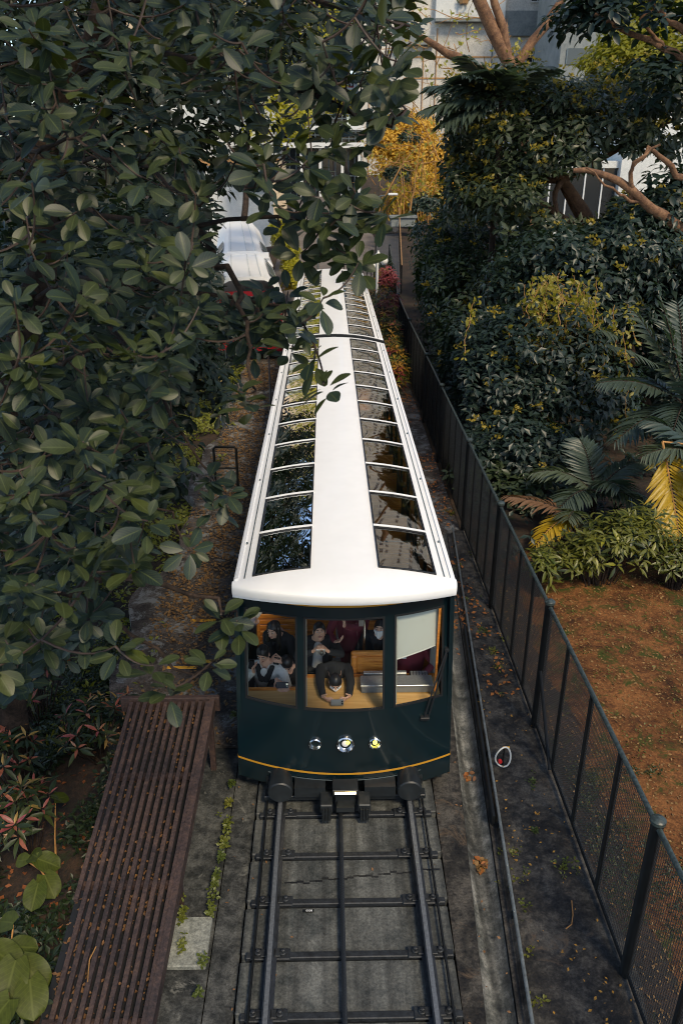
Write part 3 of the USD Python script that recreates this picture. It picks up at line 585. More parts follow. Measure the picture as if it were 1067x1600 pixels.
# LED bar, coupling, buffers, under frame
lb = MB().box((-.155, 7.36, .375), (.155, 7.56, .455), ch=.008).put(tm, 'led_bar', K['under'])
for k in range(12): MB().box((-.128+k*.0215, 7.352, .402), (-.112+k*.0215, 7.361, .432)).put(lb, 'led', K['led'])
MB().box((-.12, 7.42, .15), (.12, 7.7, .375)).put(tm, 'coupling_box', K['under'])
m = MB(); m.prism([(-.11, 7.30), (.11, 7.30), (.07, 7.56), (-.07, 7.56)], .17, .24); m.put(tm, 'coupling_jaw', K['grey_under'])
for sgn in (-1, 1):
    MB().rev([(0, -.27), (.138, -.27), (.152, -.255), (.152, -.12), (.14, -.11), (.14, .20), (0, .20)], (.79*sgn, 7.72, .335), (0, 1, 0), 28).put(tm, 'buffer', K['under'], smooth=40)
    b_ = MB().box((.23*sgn-.075, 7.28, .17), (.23*sgn+.075, 7.52, .30), ch=.012).put(tm, 'guide_bracket', K['grey_under'])
    m = MB()
    for k in range(6): m.box((.23*sgn-.05+k*.018, 7.24, .06), (.23*sgn-.04+k*.018, 7.285, .26))
    m.box((.23*sgn-.055, 7.286, .05), (.23*sgn+.055, 7.30, .27)); m.put(b_, 'brush', K['grey_under'])
    MB().box((.30*sgn-.06 if sgn > 0 else -.62, 7.5, .22), (.62 if sgn > 0 else -.24, 7.75, .37)).put(tm, 'skirt_box', K['under'])
    MB().box((min(.98*sgn, 1.25*sgn), 7.95, .10), (max(.98*sgn, 1.25*sgn), 9.2, .27)).put(tm, 'skirt_corner', K['under'])
MB().box((-.98, 7.75, .18), (.98, 33, .27)).put(tm, 'chassis', K['under'])
MB().box((-1.0, 7.55, .12), (1.0, 7.68, .19), ch=.01).put(tm, 'bumper_beam', K['under'])
# wipers
wa = lambda x, z, l: np.array([x*float(flare(z)), float(front_y(x, z))-l, z])
wp = MB().tube([wa(1.195, 2.02, .03), wa(1.02, 1.52, .05), wa(.93, 1.16, .03)], .011, 6).put(tm, 'wiper', K['rubber'])
MB().tube([wa(1.20, 1.98, .03), wa(1.07, 1.52, .05), wa(.98, 1.16, .03)], .011, 6).put(wp, 'wiper_arm', K['rubber'])
MB().box(wa(.885, 1.145, .04), wa(.99, 1.185, -.0), ch=.004).put(wp, 'pivot', K['rubber'])
MB().rev([(0, .04), (.03, .035), (.035, 0)], wa(1.20, 2.03, .0), (0, -1, 0), 10).put(wp, 'head', K['rubber'])
# inside: floor, lining, desk, driver's cabinet, benches, blind, poles
MB().box((-1.21, 8.02, .28), (1.21, 33, .36)).put(tm, 'floor', K['floor'])
MB().box((-1.21, 33.0, .36), (1.21, 33.1, 2.84)).put(tm, 'end_wall', K['inner'])
n = 24; x = np.linspace(-1.2, 1.2, n)
P = np.stack([np.concatenate([x, x[::-1]]), np.concatenate([front_y(x, 1.3)+.075, np.where(x[::-1] < -.5, 8.24, 8.50)])], -1)
MB().prism(P, 1.235, 1.275).put(tm, 'desk', K['desk'])
MB().prism(np.stack([np.concatenate([x, x[::-1]]), np.concatenate([np.where(x < -.5, 8.245, 8.505), np.where(x[::-1] < -.5, 8.28, 8.54)])], -1), 1.20, 1.30).put(tm, 'desk_edge', K['wood'])
cab = MB().box((.215, 8.16, 1.279), (1.10, 8.34, 1.375), ch=.008).put(tm, 'driver_console', K['console'])
MB().box((.205, 8.145, 1.375), (1.11, 8.36, 1.402), ch=.006).put(cab, 'console_rim', K['silver'])
MB().box((.25, 8.40, 1.30), (.80, 8.46, 1.405), ch=.006).put(cab, 'console_back', K['silver'])
MB().box((.84, 8.36, 1.34), (1.08, 8.47, 1.385), ch=.004).put(cab, 'key_panel', K['grey_under'])
for i_ in range(6):
    for j_ in range(3): MB().box((.853+i_*.037, 8.362+j_*.035, 1.386), (.882+i_*.037, 8.389+j_*.035, 1.394)).put(cab, 'key', K['silver'])
MB().box((.10, 8.55, 1.28), (.18, 8.63, 1.56), ch=.02).put(tm, 'cabin_rail_post', K['wood']); MB().box((.10, 8.56, 1.545), (.66, 8.63, 1.61), ch=.02).put(tm, 'cabin_rail', K['wood'])
MB().box((.18, 8.565, 1.30), (.66, 8.60, 1.545)).put(tm, 'cabin_panel', K['wood'])
MB().tube([(.27, 8.72, .36), (.27, 8.72, 2.9)], .018, 8).put(tm, 'grab_pole', K['chrome']); MB().box((.20, 8.68, 1.93), (.26, 8.74, 2.02)).put(tm, 'pole_bracket', K['silver'])
# roller blind with slanted hem
x = np.linspace(.585, 1.10, 8); top = np.stack([x, front_y(x, 2.6)+.10, 2.60+0*x], -1); bot = np.stack([x, front_y(x, 2.0)+.10, 2.02+.16*(x-.85)], -1)
t = np.linspace(0, 1, 6)[None, :, None]; MB().slab(top[:, None]*(1-t)+bot[:, None]*t, (0, .006, 0)).put(tm, 'roller_blind', K['blind'], smooth=40)
MB().tube(np.stack([x, front_y(x, 2.0)+.10, 2.015+.16*(x-.85)], -1), .010, 6).put(tm, 'blind_bar', K['alu'])
MB().box((1.105, 8.02, 1.40), (1.13, 8.06, 2.6)).put(tm, 'blind_guide', K['wood'])
def bench(x0, x1, y, slats=True, back=.62):
    b_ = MB().box((x0, y, .74), (x1, y+.42, .79), ch=.01).put(tm, 'bench', K['wood'])
    if slats:
        for k in range(8): MB().box((x0+.02, y+.42+k*.010, .86+k*.085), (x1-.02, y+.45+k*.010, .932+k*.085), ch=.006).put(b_, 'backrest_slat', K['wood'])
        for xx in (x0, x1-.05): MB().box((xx, y+.40, .60), (xx+.05, y+.52, 1.58), ch=.01).put(b_, 'bench_end', K['wood'])
        MB().tube([(x0, y+.47, 1.60), (x1, y+.47, 1.60)], .016, 6).put(b_, 'hand_rail', K['chrome'])
    else:
        MB().box((x0, y+.42, .84), (x1, y+.47, 1.55), ch=.01).put(b_, 'backrest', K['wood'])
    MB().box((x0+.05, y+.05, .36), (x1-.05, y+.35, .74)).put(b_, 'seat_box', K['inner'])
for k, yy in enumerate(np.arange(9.15, 32.3, 1.07)):
    if 19.6 < yy < 20.7: continue
    bench(-1.2, -.20 if k == 0 else -.28, yy, k < 3); bench(.36 if k else .72, 1.2, yy, k < 3)
bench(-.42, -.08, 9.7, True)
# slatted wood behind the driver
dw = MB().box((.60, 9.02, .5), (1.2, 9.06, .8)).put(tm, 'driver_seat_wall', K['wood'])
for k in range(10): MB().box((.62, 9.0, .84+k*.115), (1.2, 9.04, .945+k*.115), ch=.006).put(dw, 'wall_slat', K['wood'])
MB().tube([(.88, 8.92, 1.42), (1.14, 8.92, 1.42)], .016, 8).put(tm, 'grab_bar', K['chrome'])
MB().tube([(1.17, 8.62, .4), (1.17, 8.62, 2.3)], .05, 8).put(tm, 'coat_post', K['inner'])

# ------------------------------------------------------------------ people
def ball(c, r, n=12):
    m = m3.Manifold.sphere(1.0, n); r = np.broadcast_to(np.asarray(r, float), (3,))
    return m.scale(r.tolist()).translate([float(q) for q in c])
def hullof(*items): return m3.Manifold.batch_hull([ball(c, r) for c, r in items])
def uni(L): return m3.Manifold.batch_boolean(L, m3.OpType.Add)
def elbow(sh, wr, l1, l2, hint):
    d = wr-sh; D = min(np.linalg.norm(d), (l1+l2)*.995); d = unit(d); a = (l1*l1-l2*l2+D*D)/(2*D); h = math.sqrt(max(0, l1*l1-a*a))
    hint = np.asarray(hint, float); hint = unit(hint-d*(hint@d)); return sh+d*a+hint*h, sh+d*D
def hand(wr, fdir, pdir, side, curl=.5):
    """palm and five bent fingers. fdir: along the hand, pdir: where the palm faces, side: +1/-1 = which side the thumb lies"""
    f = unit(fdir); p = unit(np.asarray(pdir)-f*(np.asarray(pdir)@f)); s = np.cross(f, p)*side; out = []
    kn = [wr+f*.088+s*o for o in (.032, .011, -.011, -.031)]
    out.append(hullof((wr, (.020, .020, .018)), *[(k, .0125) for k in kn]))
    for k, L_ in zip(kn, (.072, .080, .074, .058)):
        d = f; q = k
        for seg in (.42, .33, .25):
            d = unit(d+p*curl); q2 = q+d*L_*seg; out.append(hullof((q, .0095), (q2, .0085))); q = q2
    b = wr+f*.03+s*.028; d = unit(f*.7+s*.75+p*.25); q = b
    for seg, r in ((.04, .0115), (.032, .010), (.025, .009)):
        q2 = q+d*seg; out.append(hullof((q, r), (q2, r*.92))); q = q2; d = unit(d+f*.35+p*curl*.5)
    return out
def person(label, pelvis, chest, head, face, wr_l, wr_r, top='c_black', skin='skin', hair='hair', sit=True, knees=None, inner=None, mask=False, longhair=False, pants='c_char',
           group='passengers inside the tram', hint=((-.6, .2, -.8), (.6, .2, -.8)), hands=None, collar=True, bald=False, vest=None, curl=.45, shw=.19, feet=True, glasses=False, tag=None, tilt=None):
    pelvis, chest, head = (np.asarray(q, float) for q in (pelvis, chest, head))
    f = unit(face); nd = thing('person', label, 'person', (pelvis[0], pelvis[1], .36), group)
    r = unit(np.cross(f, [0, 0, 1.])); u = np.cross(r, f)             # r: the picture's left-right of the face, seen from behind
    br = unit(np.cross(unit((f[0], f[1], 0)), [0, 0, 1.]))
    sl, sr = chest+br*shw+(0, 0, .06), chest-br*shw+(0, 0, .06)
    if f[1] < 0: pass
    parts, coat = [], []
    el, wl = elbow(sl, np.asarray(wr_l, float), .29, .26, hint[0]); er, wr_ = elbow(sr, np.asarray(wr_r, float), .29, .26, hint[1])
    neck = chest+(head-chest)*.55+(0, 0, .01)
    parts.append(hullof((pelvis, (.16, .12, .12)), (chest, (.165, .11, .15))))
    parts.append(hullof((chest+(0, 0, .10), (.10, .07, .05)), (neck, .054), (head-u*.06, .05)))
    # head: skull, jaw, nose, ears
    def hp(a, b, c): return head+r*a+f*b+u*c
    A = np.array([r, f, u]).T
    sk = m3.Manifold.sphere(1.0, 20).scale([.076, .093, .108])
    mt = np.zeros((3, 4)); mt[:, :3] = A; mt[:, 3] = head+u*.018
    parts.append(sk.transform(mt))
    parts.append(hullof((hp(0, .045, -.085), (.026, .022, .018)), (hp(-.045, 0, -.035), .028), (hp(.045, 0, -.035), .028), (hp(0, .062, -.02), .026)))
    parts.append(hullof((hp(0, .088, .012), .008), (hp(0, .106, -.022), .0125), (hp(-.012, .094, -.026), .008), (hp(.012, .094, -.026), .008)))
    for sg in (-1, 1): parts.append(hullof((hp(.077*sg, -.008, .02), (.010, .014, .014)), (hp(.078*sg, -.002, -.018), .010)))
    for s_, e_, w_, sd, hd in ((sl, el, wl, 1, (hands or [None, None])[0]), (sr, er, wr_, -1, (hands or [None, None])[1])):
        parts += [hullof((s_, .05), (e_, .038)), hullof((e_, .038), (w_, .025))]
        coat += [hullof((s_, .072), (e_, .054)), hullof((e_, .054), (w_+(e_-w_)*.12, .042))]
        fd, pd = hd if hd else (unit(w_-e_), (0, 0, -1))
        parts += hand(w_, fd, pd, sd, curl)
    hips = [pelvis+br*.09*sg for sg in (-1, 1)]
    legs = []
    for i_, h_ in enumerate(hips):
        fwd = unit((f[0], f[1], 0))
        if knees is not None: kn, an = [np.asarray(q, float) for q in knees[i_]]
        elif sit: kn = h_+fwd*.42+(0, 0, -.03); an = kn+fwd*.03+(0, 0, -(kn[2]-.43))
        else: kn = h_+(0, 0, -.42)+fwd*.02; an = np.array([kn[0], kn[1], .44])-fwd*.03
        legs += [hullof((h_, .088), (kn, .060)), hullof((kn, .060), (an, .045))]
        parts += [hullof((h_, .07), (kn, .045)), hullof((kn, .045), (an, .035)), hullof((an-(0, 0, .03), .035), (an+fwd*.13-(0, 0, .045), .028))]
        MB().man(hullof((an-(0, 0, .028)-fwd*.03, .046), (an+fwd*.15-(0, 0, .048), (.04, .04, .03)))).put(nd, 'shoe', K['c_black'], smooth=60)
    MB().man(uni(parts)).put(nd, 'body', K[skin], smooth=70)
    MB().man(uni(legs+[hullof((pelvis-(0, 0, .02), (.175, .135, .13)), (pelvis+(0, 0, .1), (.165, .12, .05)))])).put(nd, 'trousers', K[pants], smooth=70)
    torso = hullof((pelvis+(0, 0, .02), (.18, .14, .12)), (chest, (.185, .132, .165)), (sl, .06), (sr, .06))
    body = uni([torso]+coat)
    # open collar: the neckline follows the front of the throat
    fh = unit((f[0], f[1], 0))
    col = hullof((chest+fh*.16+(0, 0, .22), .07), (chest+fh*.20+(0, 0, .04), .02), (neck, .066))
    body = body-col if collar else uni([body, hullof((chest+(0, 0, .10), (.10, .08, .05)), (neck, .07)), hullof((neck, .07), (head-u*.09-f*.03, .065))])
    MB().man(body).put(nd, 'jacket', K[top], smooth=70)
    if inner:
        MB().man(hullof((chest+fh*.125+(0, 0, .06), (.055, .03, .07)), (pelvis+fh*.125+(0, 0, .12), (.075, .03, .10)))).put(nd, 'shirt', K[inner], smooth=70)
    if vest:
        for sg in (-1, 1): MB().man(hullof((chest+br*.10*sg+fh*.10+(0, 0, .14), (.035, .03, .02)), (chest+br*.03*sg+fh*.15+(0, 0, -.04), (.045, .02, .04)))).put(nd, 'scarf', K[vest], smooth=70)
    # hair
    cap = m3.Manifold.sphere(1.0, 20).scale([.084, .101, .113]); mt2 = mt.copy(); mt2[:, 3] = head+u*.028-f*.006; cap = cap.transform(mt2)
    cut = hullof((hp(-.05, .12, .035), .045), (hp(.05, .12, .035), .045), (hp(-.06, .13, -.14), .04), (hp(.06, .13, -.14), .04), (hp(0, .03, -.16), .10))
    if not bald:
        hr = cap-cut-hullof((hp(-.1, .03, -.10), .06), (hp(.1, .03, -.10), .06), (hp(0, .06, -.2), .08))
        if longhair:
            hr = uni([hr]+[hullof((hp(.07*sg, -.02, .04), (.03, .05, .05)), (hp(.085*sg, -.0, -.10), (.03, .045, .05)), (hp(.075*sg, .02, -.25), (.03, .035, .04))) for sg in (-1, 1)]+[hullof((hp(0, -.06, .05), .07), (hp(0, -.075, -.22), (.09, .05, .06)))])
        MB().man(hr).put(nd, 'hair', K[hair], smooth=70)
    for sg in (-1, 1):
        if not mask or True:
            e_ = MB().man(ball(hp(.031*sg, .078, .012), (.014, .014, .009), 10)).put(nd, 'eye', K['eyew'], smooth=True)
            MB().man(ball(hp(.031*sg, .0885, .011), (.0075, .006, .0075), 8)).put(e_, 'iris', K['eye'], smooth=True)
            MB().man(hullof((hp(.016*sg, .092, .034), .005), (hp(.046*sg, .080, .036), .004))).put(nd, 'eyebrow', K['hair'], smooth=True)
    if mask:
        MB().man(hullof((hp(0, .108, -.02), (.02, .012, .014)), (hp(-.062, .05, -.02), (.012, .02, .018)), (hp(.062, .05, -.02), (.012, .02, .018)), (hp(0, .062, -.105), (.022, .014, .012)))).put(nd, 'face_mask', K['mask'], smooth=60)
    else:
        MB().man(hullof((hp(-.022, .081, -.052), .006), (hp(0, .088, -.053), .008), (hp(.022, .081, -.052), .006))).put(nd, 'mouth', K['lip'], smooth=True)
    if tag: MB().box(chest+fh*.155+br*tag+(-.045, -.02, -.03), chest+fh*.155+br*tag+(.045, -.008, .0)).put(nd, 'name_badge', K['white_paint'])
    return nd, wl, wr_
def phone(label, c, ax, n_, w=.075, h=.15, mat='c_black', cat='phone', name='phone', group=None):
    """flat body centred at c, long side along ax, back facing n_"""
    a = unit(ax); n2 = unit(np.asarray(n_)-a*(np.asarray(n_)@a)); b = np.cross(n2, a); R = np.array([a, b, n2]).T
    t_ = thing(name, label, cat, c, group)
    MB().box((-h/2, -w/2, -.005), (h/2, w/2, .005), R, (0, 0, 0), ch=.003).add(np.zeros((0, 3)), np.zeros((0, 3), int)).put(Node(t_.path, (0, 0, 0)), 'phone_body', K[mat])
    for k in range(2): MB().box((h*.32+.0, -w*.3+k*.028, .0052), (h*.32+.02, -w*.3+.02+k*.028, .009), R, (0, 0, 0)).put(Node(t_.path, (0, 0, 0)), 'lens', K['chrome'])
    return t_
def fy(px, py, y): return aty(px, py, y)
# 1 man with the silver camera
h = fy(499, 988, 8.80)
P1 = person('man in open black jacket and grey top photographing with a silver camera', (h[0]-.05, 8.92, h[2]-.72), (h[0]-.03, 8.92, h[2]-.27), h, (.08, -.85, .42), h+(-.085, -.27, -.115), h+(.115, -.27, -.115), 'c_black', 'skin2', sit=False, inner='c_grey',
            hands=[((.55, -.1, .6), (1, -.1, 0)), ((-.55, -.1, .6), (-1, -.1, 0))], hint=((-.8, .1, -.6), (.8, .1, -.6)), pants='c_black')
cm = thing('photo_camera', 'silver and black camera held up by the man in the black jacket', 'camera', h+(.015, -.31, -.085))
q = h+np.array([.015, -.31, -.085]); MB().box(q+(-.062, -.02, -.036), q+(.062, .02, .036), ch=.006).put(cm, 'camera_body', K['silver'])
ax = unit((.05, -.8, .2)); MB().rev([(.034, 0), (.034, .03), (.030, .055), (.026, .055), (.02, .045), (0, .045)], q+(.015, -.02, 0), ax, 20).put(cm, 'lens', K['chrome'], smooth=40)
MB().rev([(0, .05), (.02, .048)], q+(.015, -.02, 0), ax, 16).put(cm, 'lens_glass', K['darkglass'])
# 2 woman with long hair
h = fy(427, 985, 9.0)
person('woman with long black hair in a dark leather jacket looking down', (h[0]+.06, 9.16, h[2]-.68), (h[0]+.06, 9.12, h[2]-.25), h, (-.35, -.85, .0), fy(432, 1034, 8.62)+(-.09, .02, -.02), fy(432, 1034, 8.62)+(.09, .0, -.02), 'c_black', longhair=True, sit=True, shw=.165,
       hands=[((.5, -.3, .6), (1, 0, 0)), ((-.5, -.3, .6), (-1, 0, 0))])
phone('black phone held upright by the long haired woman', fy(432, 1034, 8.60), (.2, -.2, 1), (0, -1, .2))
# 3 seated man with pale sweater
h = fy(411, 1022, 8.60)
person('seated man in a pale sweater with dark scarf at the left front window', (h[0]+.05, 8.82, .92), (h[0]+.04, 8.66, h[2]-.30), h, (-.22, -.92, -.25), fy(396, 1050, 8.38), fy(432, 1062, 8.40), 'c_white', vest='c_black', inner='c_white', sit=True,
       hands=[((0, -.2, 1), (1, -.2, 0)), ((.5, -.8, 0), (0, 0, -1))])
phone('black phone held up beside the left window edge', fy(393, 1038, 8.36), (.1, 0, 1), (-.2, -1, 0))
# 4 bowed dark person with phone on the ledge
h = fy(448, 1036, 8.66)
person('bowed dark clothed person holding a phone at the left window ledge', (h[0]+.08, 8.95, .92), (h[0]+.05, 8.76, h[2]-.24), h, (.05, -.72, -.7), fy(430, 1078, 8.28), fy(456, 1077, 8.28), 'c_black', sit=True, shw=.16,
       hands=[((.6, -.4, .3), (1, 0, 0)), ((-.6, -.4, .3), (-1, 0, 0))], feet=False)
phone('dark grey phone held sideways at the left window ledge', fy(441, 1071, 8.20), (1, 0, 0), (0, -1, .35), .08, .155, 'c_char')
MB().box(fy(388, 1083, 8.2)+(0, 0, -.02), fy(428, 1078, 8.26)+(0, .05, 0)).top('tablet', K['c_black'], 'flat black tablet lying on the left window ledge', 'tablet')
# 5 man in pink behind
h = fy(415, 952, 9.75)
person('man in a pale pink shirt standing behind the long haired woman', (h[0], 9.95, h[2]-.74), (h[0], 9.88, h[2]-.27), h, (-.2, -.7, -.68), fy(401, 972, 9.42), h+(.18, -.12, -.22), 'c_pink', sit=False, bald=False, hands=[((.1, -.2, 1), (1, 0, 0)), None])
phone('pale phone raised by the man in the pink shirt', fy(404, 958, 9.36), (.6, 0, .8), (0, -1, .3), mat='c_grey')
# 6 person in maroon trousers with raised forearm
h = fy(548, 945, 9.05)
person('standing person in maroon trousers with raised forearm behind the centre window', (h[0]+.03, 9.22, h[2]-.70), (h[0]+.02, 9.16, h[2]-.27), h, (-.1, -.95, -.2), fy(524, 1003, 8.82), fy(538, 978, 8.74), 'c_maroon', sit=False, pants='c_maroon', hands=[((.6, -.3, .4), (0, 0, 1)), ((0, -.2, 1), (-1, 0, 0))])
# 7 masked man on the right of the centre window
h = fy(594, 983, 8.86)
person('man in black with a white face mask beside the grab pole', (h[0]+.02, 9.02, h[2]-.70), (h[0]+.02, 8.98, h[2]-.26), h, (-.25, -.85, .3), h+(-.2, -.06, -.58), h+(.24, -.06, -.58), 'c_black', sit=False, mask=True, pants='c_black')
# 8 masked youth leaning over the desk with a phone
h = fy(524, 1066, 8.26)
P8 = person('young person in black with white mask leaning on the desk holding a phone', (h[0]-.02, 8.92, .95), (h[0]-.01, 8.58, h[2]-.08), h, (.02, -.84, -.45), fy(505, 1092, 7.98), fy(546, 1092, 7.98), 'c_black', sit=True, mask=True,
       hands=[((.55, -.8, .05), (.6, 0, .3)), ((-.55, -.8, .05), (-.6, 0, .3))], hint=((-1, .1, -.1), (1, .1, -.1)), shw=.17, collar=False)
phone('grey phone in the hands of the masked youth on the desk', fy(527, 1098, 7.90), (1, 0, 0), (0, -1, .35), .078, .155, 'console')
# 9 the driver
h = fy(634, 990, 8.70)
person('tram driver in a maroon shirt with a name badge at the console', (h[0]+.05, 8.86, .98), (h[0]+.05, 8.72, h[2]-.26), h, (-.15, -.95, -.1), fy(612, 1050, 8.48), fy(664, 1051, 8.46), 'c_maroon', sit=True, pants='c_navy', tag=.07, group='people working in the tram',
       hands=[((.1, -.9, -.2), (0, 0, -1)), ((-.05, -.9, -.2), (0, 0, -1))])
bg = thing('rucksack', 'black rucksack lying behind the desk below the man with the camera', 'bag', fy(487, 1060, 8.75))
q = fy(487, 1060, 8.75); MB().man(hullof((q+(-.12, 0, -.1), .08), (q+(.12, 0, -.1), .08), (q+(-.10, .04, .1), .06), (q+(.10, .04, .1), .06))).put(bg, 'bag_body', K['c_black'], smooth=60)
MB().tube([q+(-.08, -.08, .1), q+(-.03, -.10, .16), (q+(.05, -.10, .16)), q+(.09, -.08, .1)], .012, 6).put(bg, 'handle', K['rubber'], smooth=60)
# ------------------------------------------------------------------ foliage tools
def leaf_tmpl(nu=6, w=.24, peak=.6, fold=.25, droop=.35, point=1.0, nv=1, heart=0., wave=0., full=.75):
    """one leaf along +x, face up +z; grid from stalk to tip"""
    u = np.linspace(0, 1, nu+1); a = math.log(.5)/math.log(peak)
    wd = w*np.sin(np.pi*np.clip(u, .0, 1)**a)**full; wd[0] = w*.06; wd[-1] = w*.02*point
    if heart: wd = w*np.sqrt(np.maximum(0, 1-((u-.42)/.60)**2)); wd[0] = w*.5; wd[-1] = .01
    vs = np.linspace(-1, 1, 2*nv+1); P = np.zeros((nu+1, 2*nv+1, 3)); UV = np.zeros((nu+1, 2*nv+1, 2))
    for i in range(nu+1):
        for j, v in enumerate(vs):
            x = u[i]; y = v*wd[i]; z = fold*abs(y)-droop*x*x*.5+wave*math.sin(u[i]*9+j*2)*w*abs(v)
            if heart and i == 0: x -= .16*abs(v)
            P[i, j] = (x, y, z); UV[i, j] = (u[i], .5+.5*v)
    m = 2*nv+1; i, j = np.meshgrid(np.arange(nu), np.arange(m-1), indexing='ij')
    q = np.stack([i*m+j, (i+1)*m+j, (i+1)*m+j+1, i*m+j+1], -1).reshape(-1, 4)
    return P.reshape(-1, 3), np.vstack([q[:, [0, 1, 2]], q[:, [0, 2, 3]]]), UV.reshape(-1, 2)
T = dict(big=leaf_tmpl(7, .275, .60, .22, .26, nv=2, full=.58, point=14., wave=.012), mid=leaf_tmpl(4, .24, .56, .3, .35, full=.62, point=6), low=leaf_tmpl(2, .25, .55, .3, .4), slim=leaf_tmpl(3, .13, .45, .3, .5), slim2=leaf_tmpl(2, .12, .45, .3, .5),
         broad=leaf_tmpl(3, .34, .5, .25, .3), tiny=leaf_tmpl(2, .30, .5, .2, .2), taro=leaf_tmpl(8, .44, .45, .12, .30, nv=3, heart=1, wave=.05), sword=leaf_tmpl(3, .035, .3, .6, .3))
def frames(d, n):
    d = unit(d); n = n-d*(n*d).sum(-1, keepdims=True); n = unit(n); b = np.cross(n, d)
    return np.stack([d, b, n], -1)                                   # columns
def scatter(tmpl, pos, d, n, sc):
    V, F, UV = tmpl; R = frames(d, n); sc = np.broadcast_to(np.asarray(sc, float), (len(pos),))
    v = np.einsum('nij,kj->nki', R, V)*sc[:, None, None]+pos[:, None]
    f = F[None]+(np.arange(len(pos))*len(V))[:, None, None]
    return v, f, UV
def leaves(node, tmpl, pos, d, n, sc, mat, nparts=0, name='leaf', stuff='foliage', uv=False, minpx=9., visible=True):
    """the leaves that show largest become parts of their own, the rest one mass"""
    pos = np.asarray(pos, float); N = len(pos)
    if N == 0: return
    sc = np.broadcast_to(np.asarray(sc, float), (N,)).copy(); keep = np.zeros(N, bool)
    if nparts:
        q = pos-EYE; z = q@fw; px = 533.5+FOCAL_PX*(q@rt)/np.maximum(z, .1); py = 800-FOCAL_PX*(q@up)/np.maximum(z, .1)
        size = np.where((z > .5) & (px > -20) & (px < 1087) & (py > -20) & (py < 1620), sc*FOCAL_PX/np.maximum(z, .1), 0)
        o = np.argsort(-size/np.maximum(z, .1)**.5)[:nparts]; keep[o[size[o] > minpx]] = True
    for k in np.nonzero(keep)[0]:
        v, f, u = scatter(tmpl, pos[k:k+1], d[k:k+1], n[k:k+1], sc[k:k+1])
        MB().add(v[0], f[0], u).put(node, name, mat, smooth=True, uv=uv)
    r = ~keep
    if r.any():
        v, f, u = scatter(tmpl, pos[r], d[r], n[r], sc[r])
        MB().add(v.reshape(-1, 3), f.reshape(-1, 3), np.tile(u, (r.sum(), 1))).put(node, stuff, mat, smooth=True, kind='stuff', uv=uv)
def rosette(c, ax, k, spread, L_, jitter, g, lift=.25, stem=.03, two=True):
    """k leaves round the shoot tip c with axis ax: arrays pos, dir, normal, scale"""
    c, ax = np.asarray(c, float), unit(ax); n = len(c)
    t = unit(np.cross(ax, g.normal(size=(n, 3)))); b = np.cross(ax, t)
    ph = np.arange(k)[None]*2.399+g.uniform(0, 6.28, (n, 1))+g.normal(0, jitter, (n, k))
    li = (lift+g.normal(0, .18, (n, k)))-.0+np.linspace(.25, -.35, k)[None]*spread
    rad = np.cos(ph)[..., None]*t[:, None]+np.sin(ph)[..., None]*b[:, None]
    d = unit(rad*np.cos(li)[..., None]+ax[:, None]*np.sin(li)[..., None]); nn = unit(ax[:, None]*np.cos(li)[..., None]-rad*np.sin(li)[..., None]+g.normal(0, .18, (n, k, 3)))
    p = c[:, None]+d*stem-ax[:, None]*(np.linspace(0, 1, k)[None, :, None]*stem*2.5)
    s = L_*g.uniform(.72, 1.15, (n, k))*(1-.25*(np.arange(k)[None] < 2))
    return p.reshape(-1, 3), d.reshape(-1, 3), nn.reshape(-1, 3), s.ravel()
def blob_points(blobs, n, g, shell=.35, seed=0, cut=None, nz=.35):
    """points near the lumpy surface of several ellipsoids ((x, y, z), (rx, ry, rz)); also the outward directions"""
    w = np.array([b[1][0]*b[1][1]+b[1][0]*b[1][2]+b[1][1]*b[1][2] for b in blobs], float); w /= w.sum(); P, O = [], []
    for b, k in zip(blobs, (w*n*1.6).astype(int)+1):
        d = unit(g.normal(size=(k, 3))); d[:, 2] = np.where(d[:, 2] < -.55, -d[:, 2]*.4, d[:, 2]); d = unit(d); r_ = np.array(b[1], float)
        lump = 1+nz*(meshkit.fbm(d*2.2+np.array(b[0])*.37+seed, 3)-.5)*2
        s = lump*(1-shell*g.random(k)**1.6)
        p = np.array(b[0])+d*r_*s[:, None]; P.append(p); O.append(unit(d/r_))
    P, O = np.vstack(P), np.vstack(O); keep = np.ones(len(P), bool)
    for b in blobs:      # drop points deep inside another lobe
        keep &= (((P-np.array(b[0]))/np.array(b[1]))**2).sum(1) > .30
    P, O = P[keep], O[keep]; sel = g.permutation(len(P))[:n]
    return P[sel], O[sel]
def trunk(node, base, top, r0, r1, mat, bend=.3, n=9, g=rng, name='trunk'):
    t = np.linspace(0, 1, n); base, top = np.asarray(base, float), np.asarray(top, float)
    p = base+(top-base)*t[:, None]; w = g.normal(0, bend, 3)*[1, 1, .2]; p = p+np.sin(t*np.pi)[:, None]*w+np.sin(t*2*np.pi)[:, None]*g.normal(0, bend*.4, 3)*[1, 1, .1]
    r_ = r0+(r1-r0)*t; r_[0] *= 1.35
    MB().tube(p, r_, 9).put(node, name, mat, smooth=60); return p
def limbs(node, start, targets, r0, mat, g, name='limb'):
    for q in targets:
        t = np.linspace(0, 1, 6)[:, None]; s = np.asarray(start[g.integers(len(start)//2, len(start))]); q = np.asarray(q)
        p = s+(q-s)*t+np.sin(t*np.pi)*g.normal(0, .15, 3)*np.linalg.norm(q-s)*.5
        MB().tube(p, np.linspace(r0, r0*.3, 6), 6).put(node, name, mat, smooth=60)
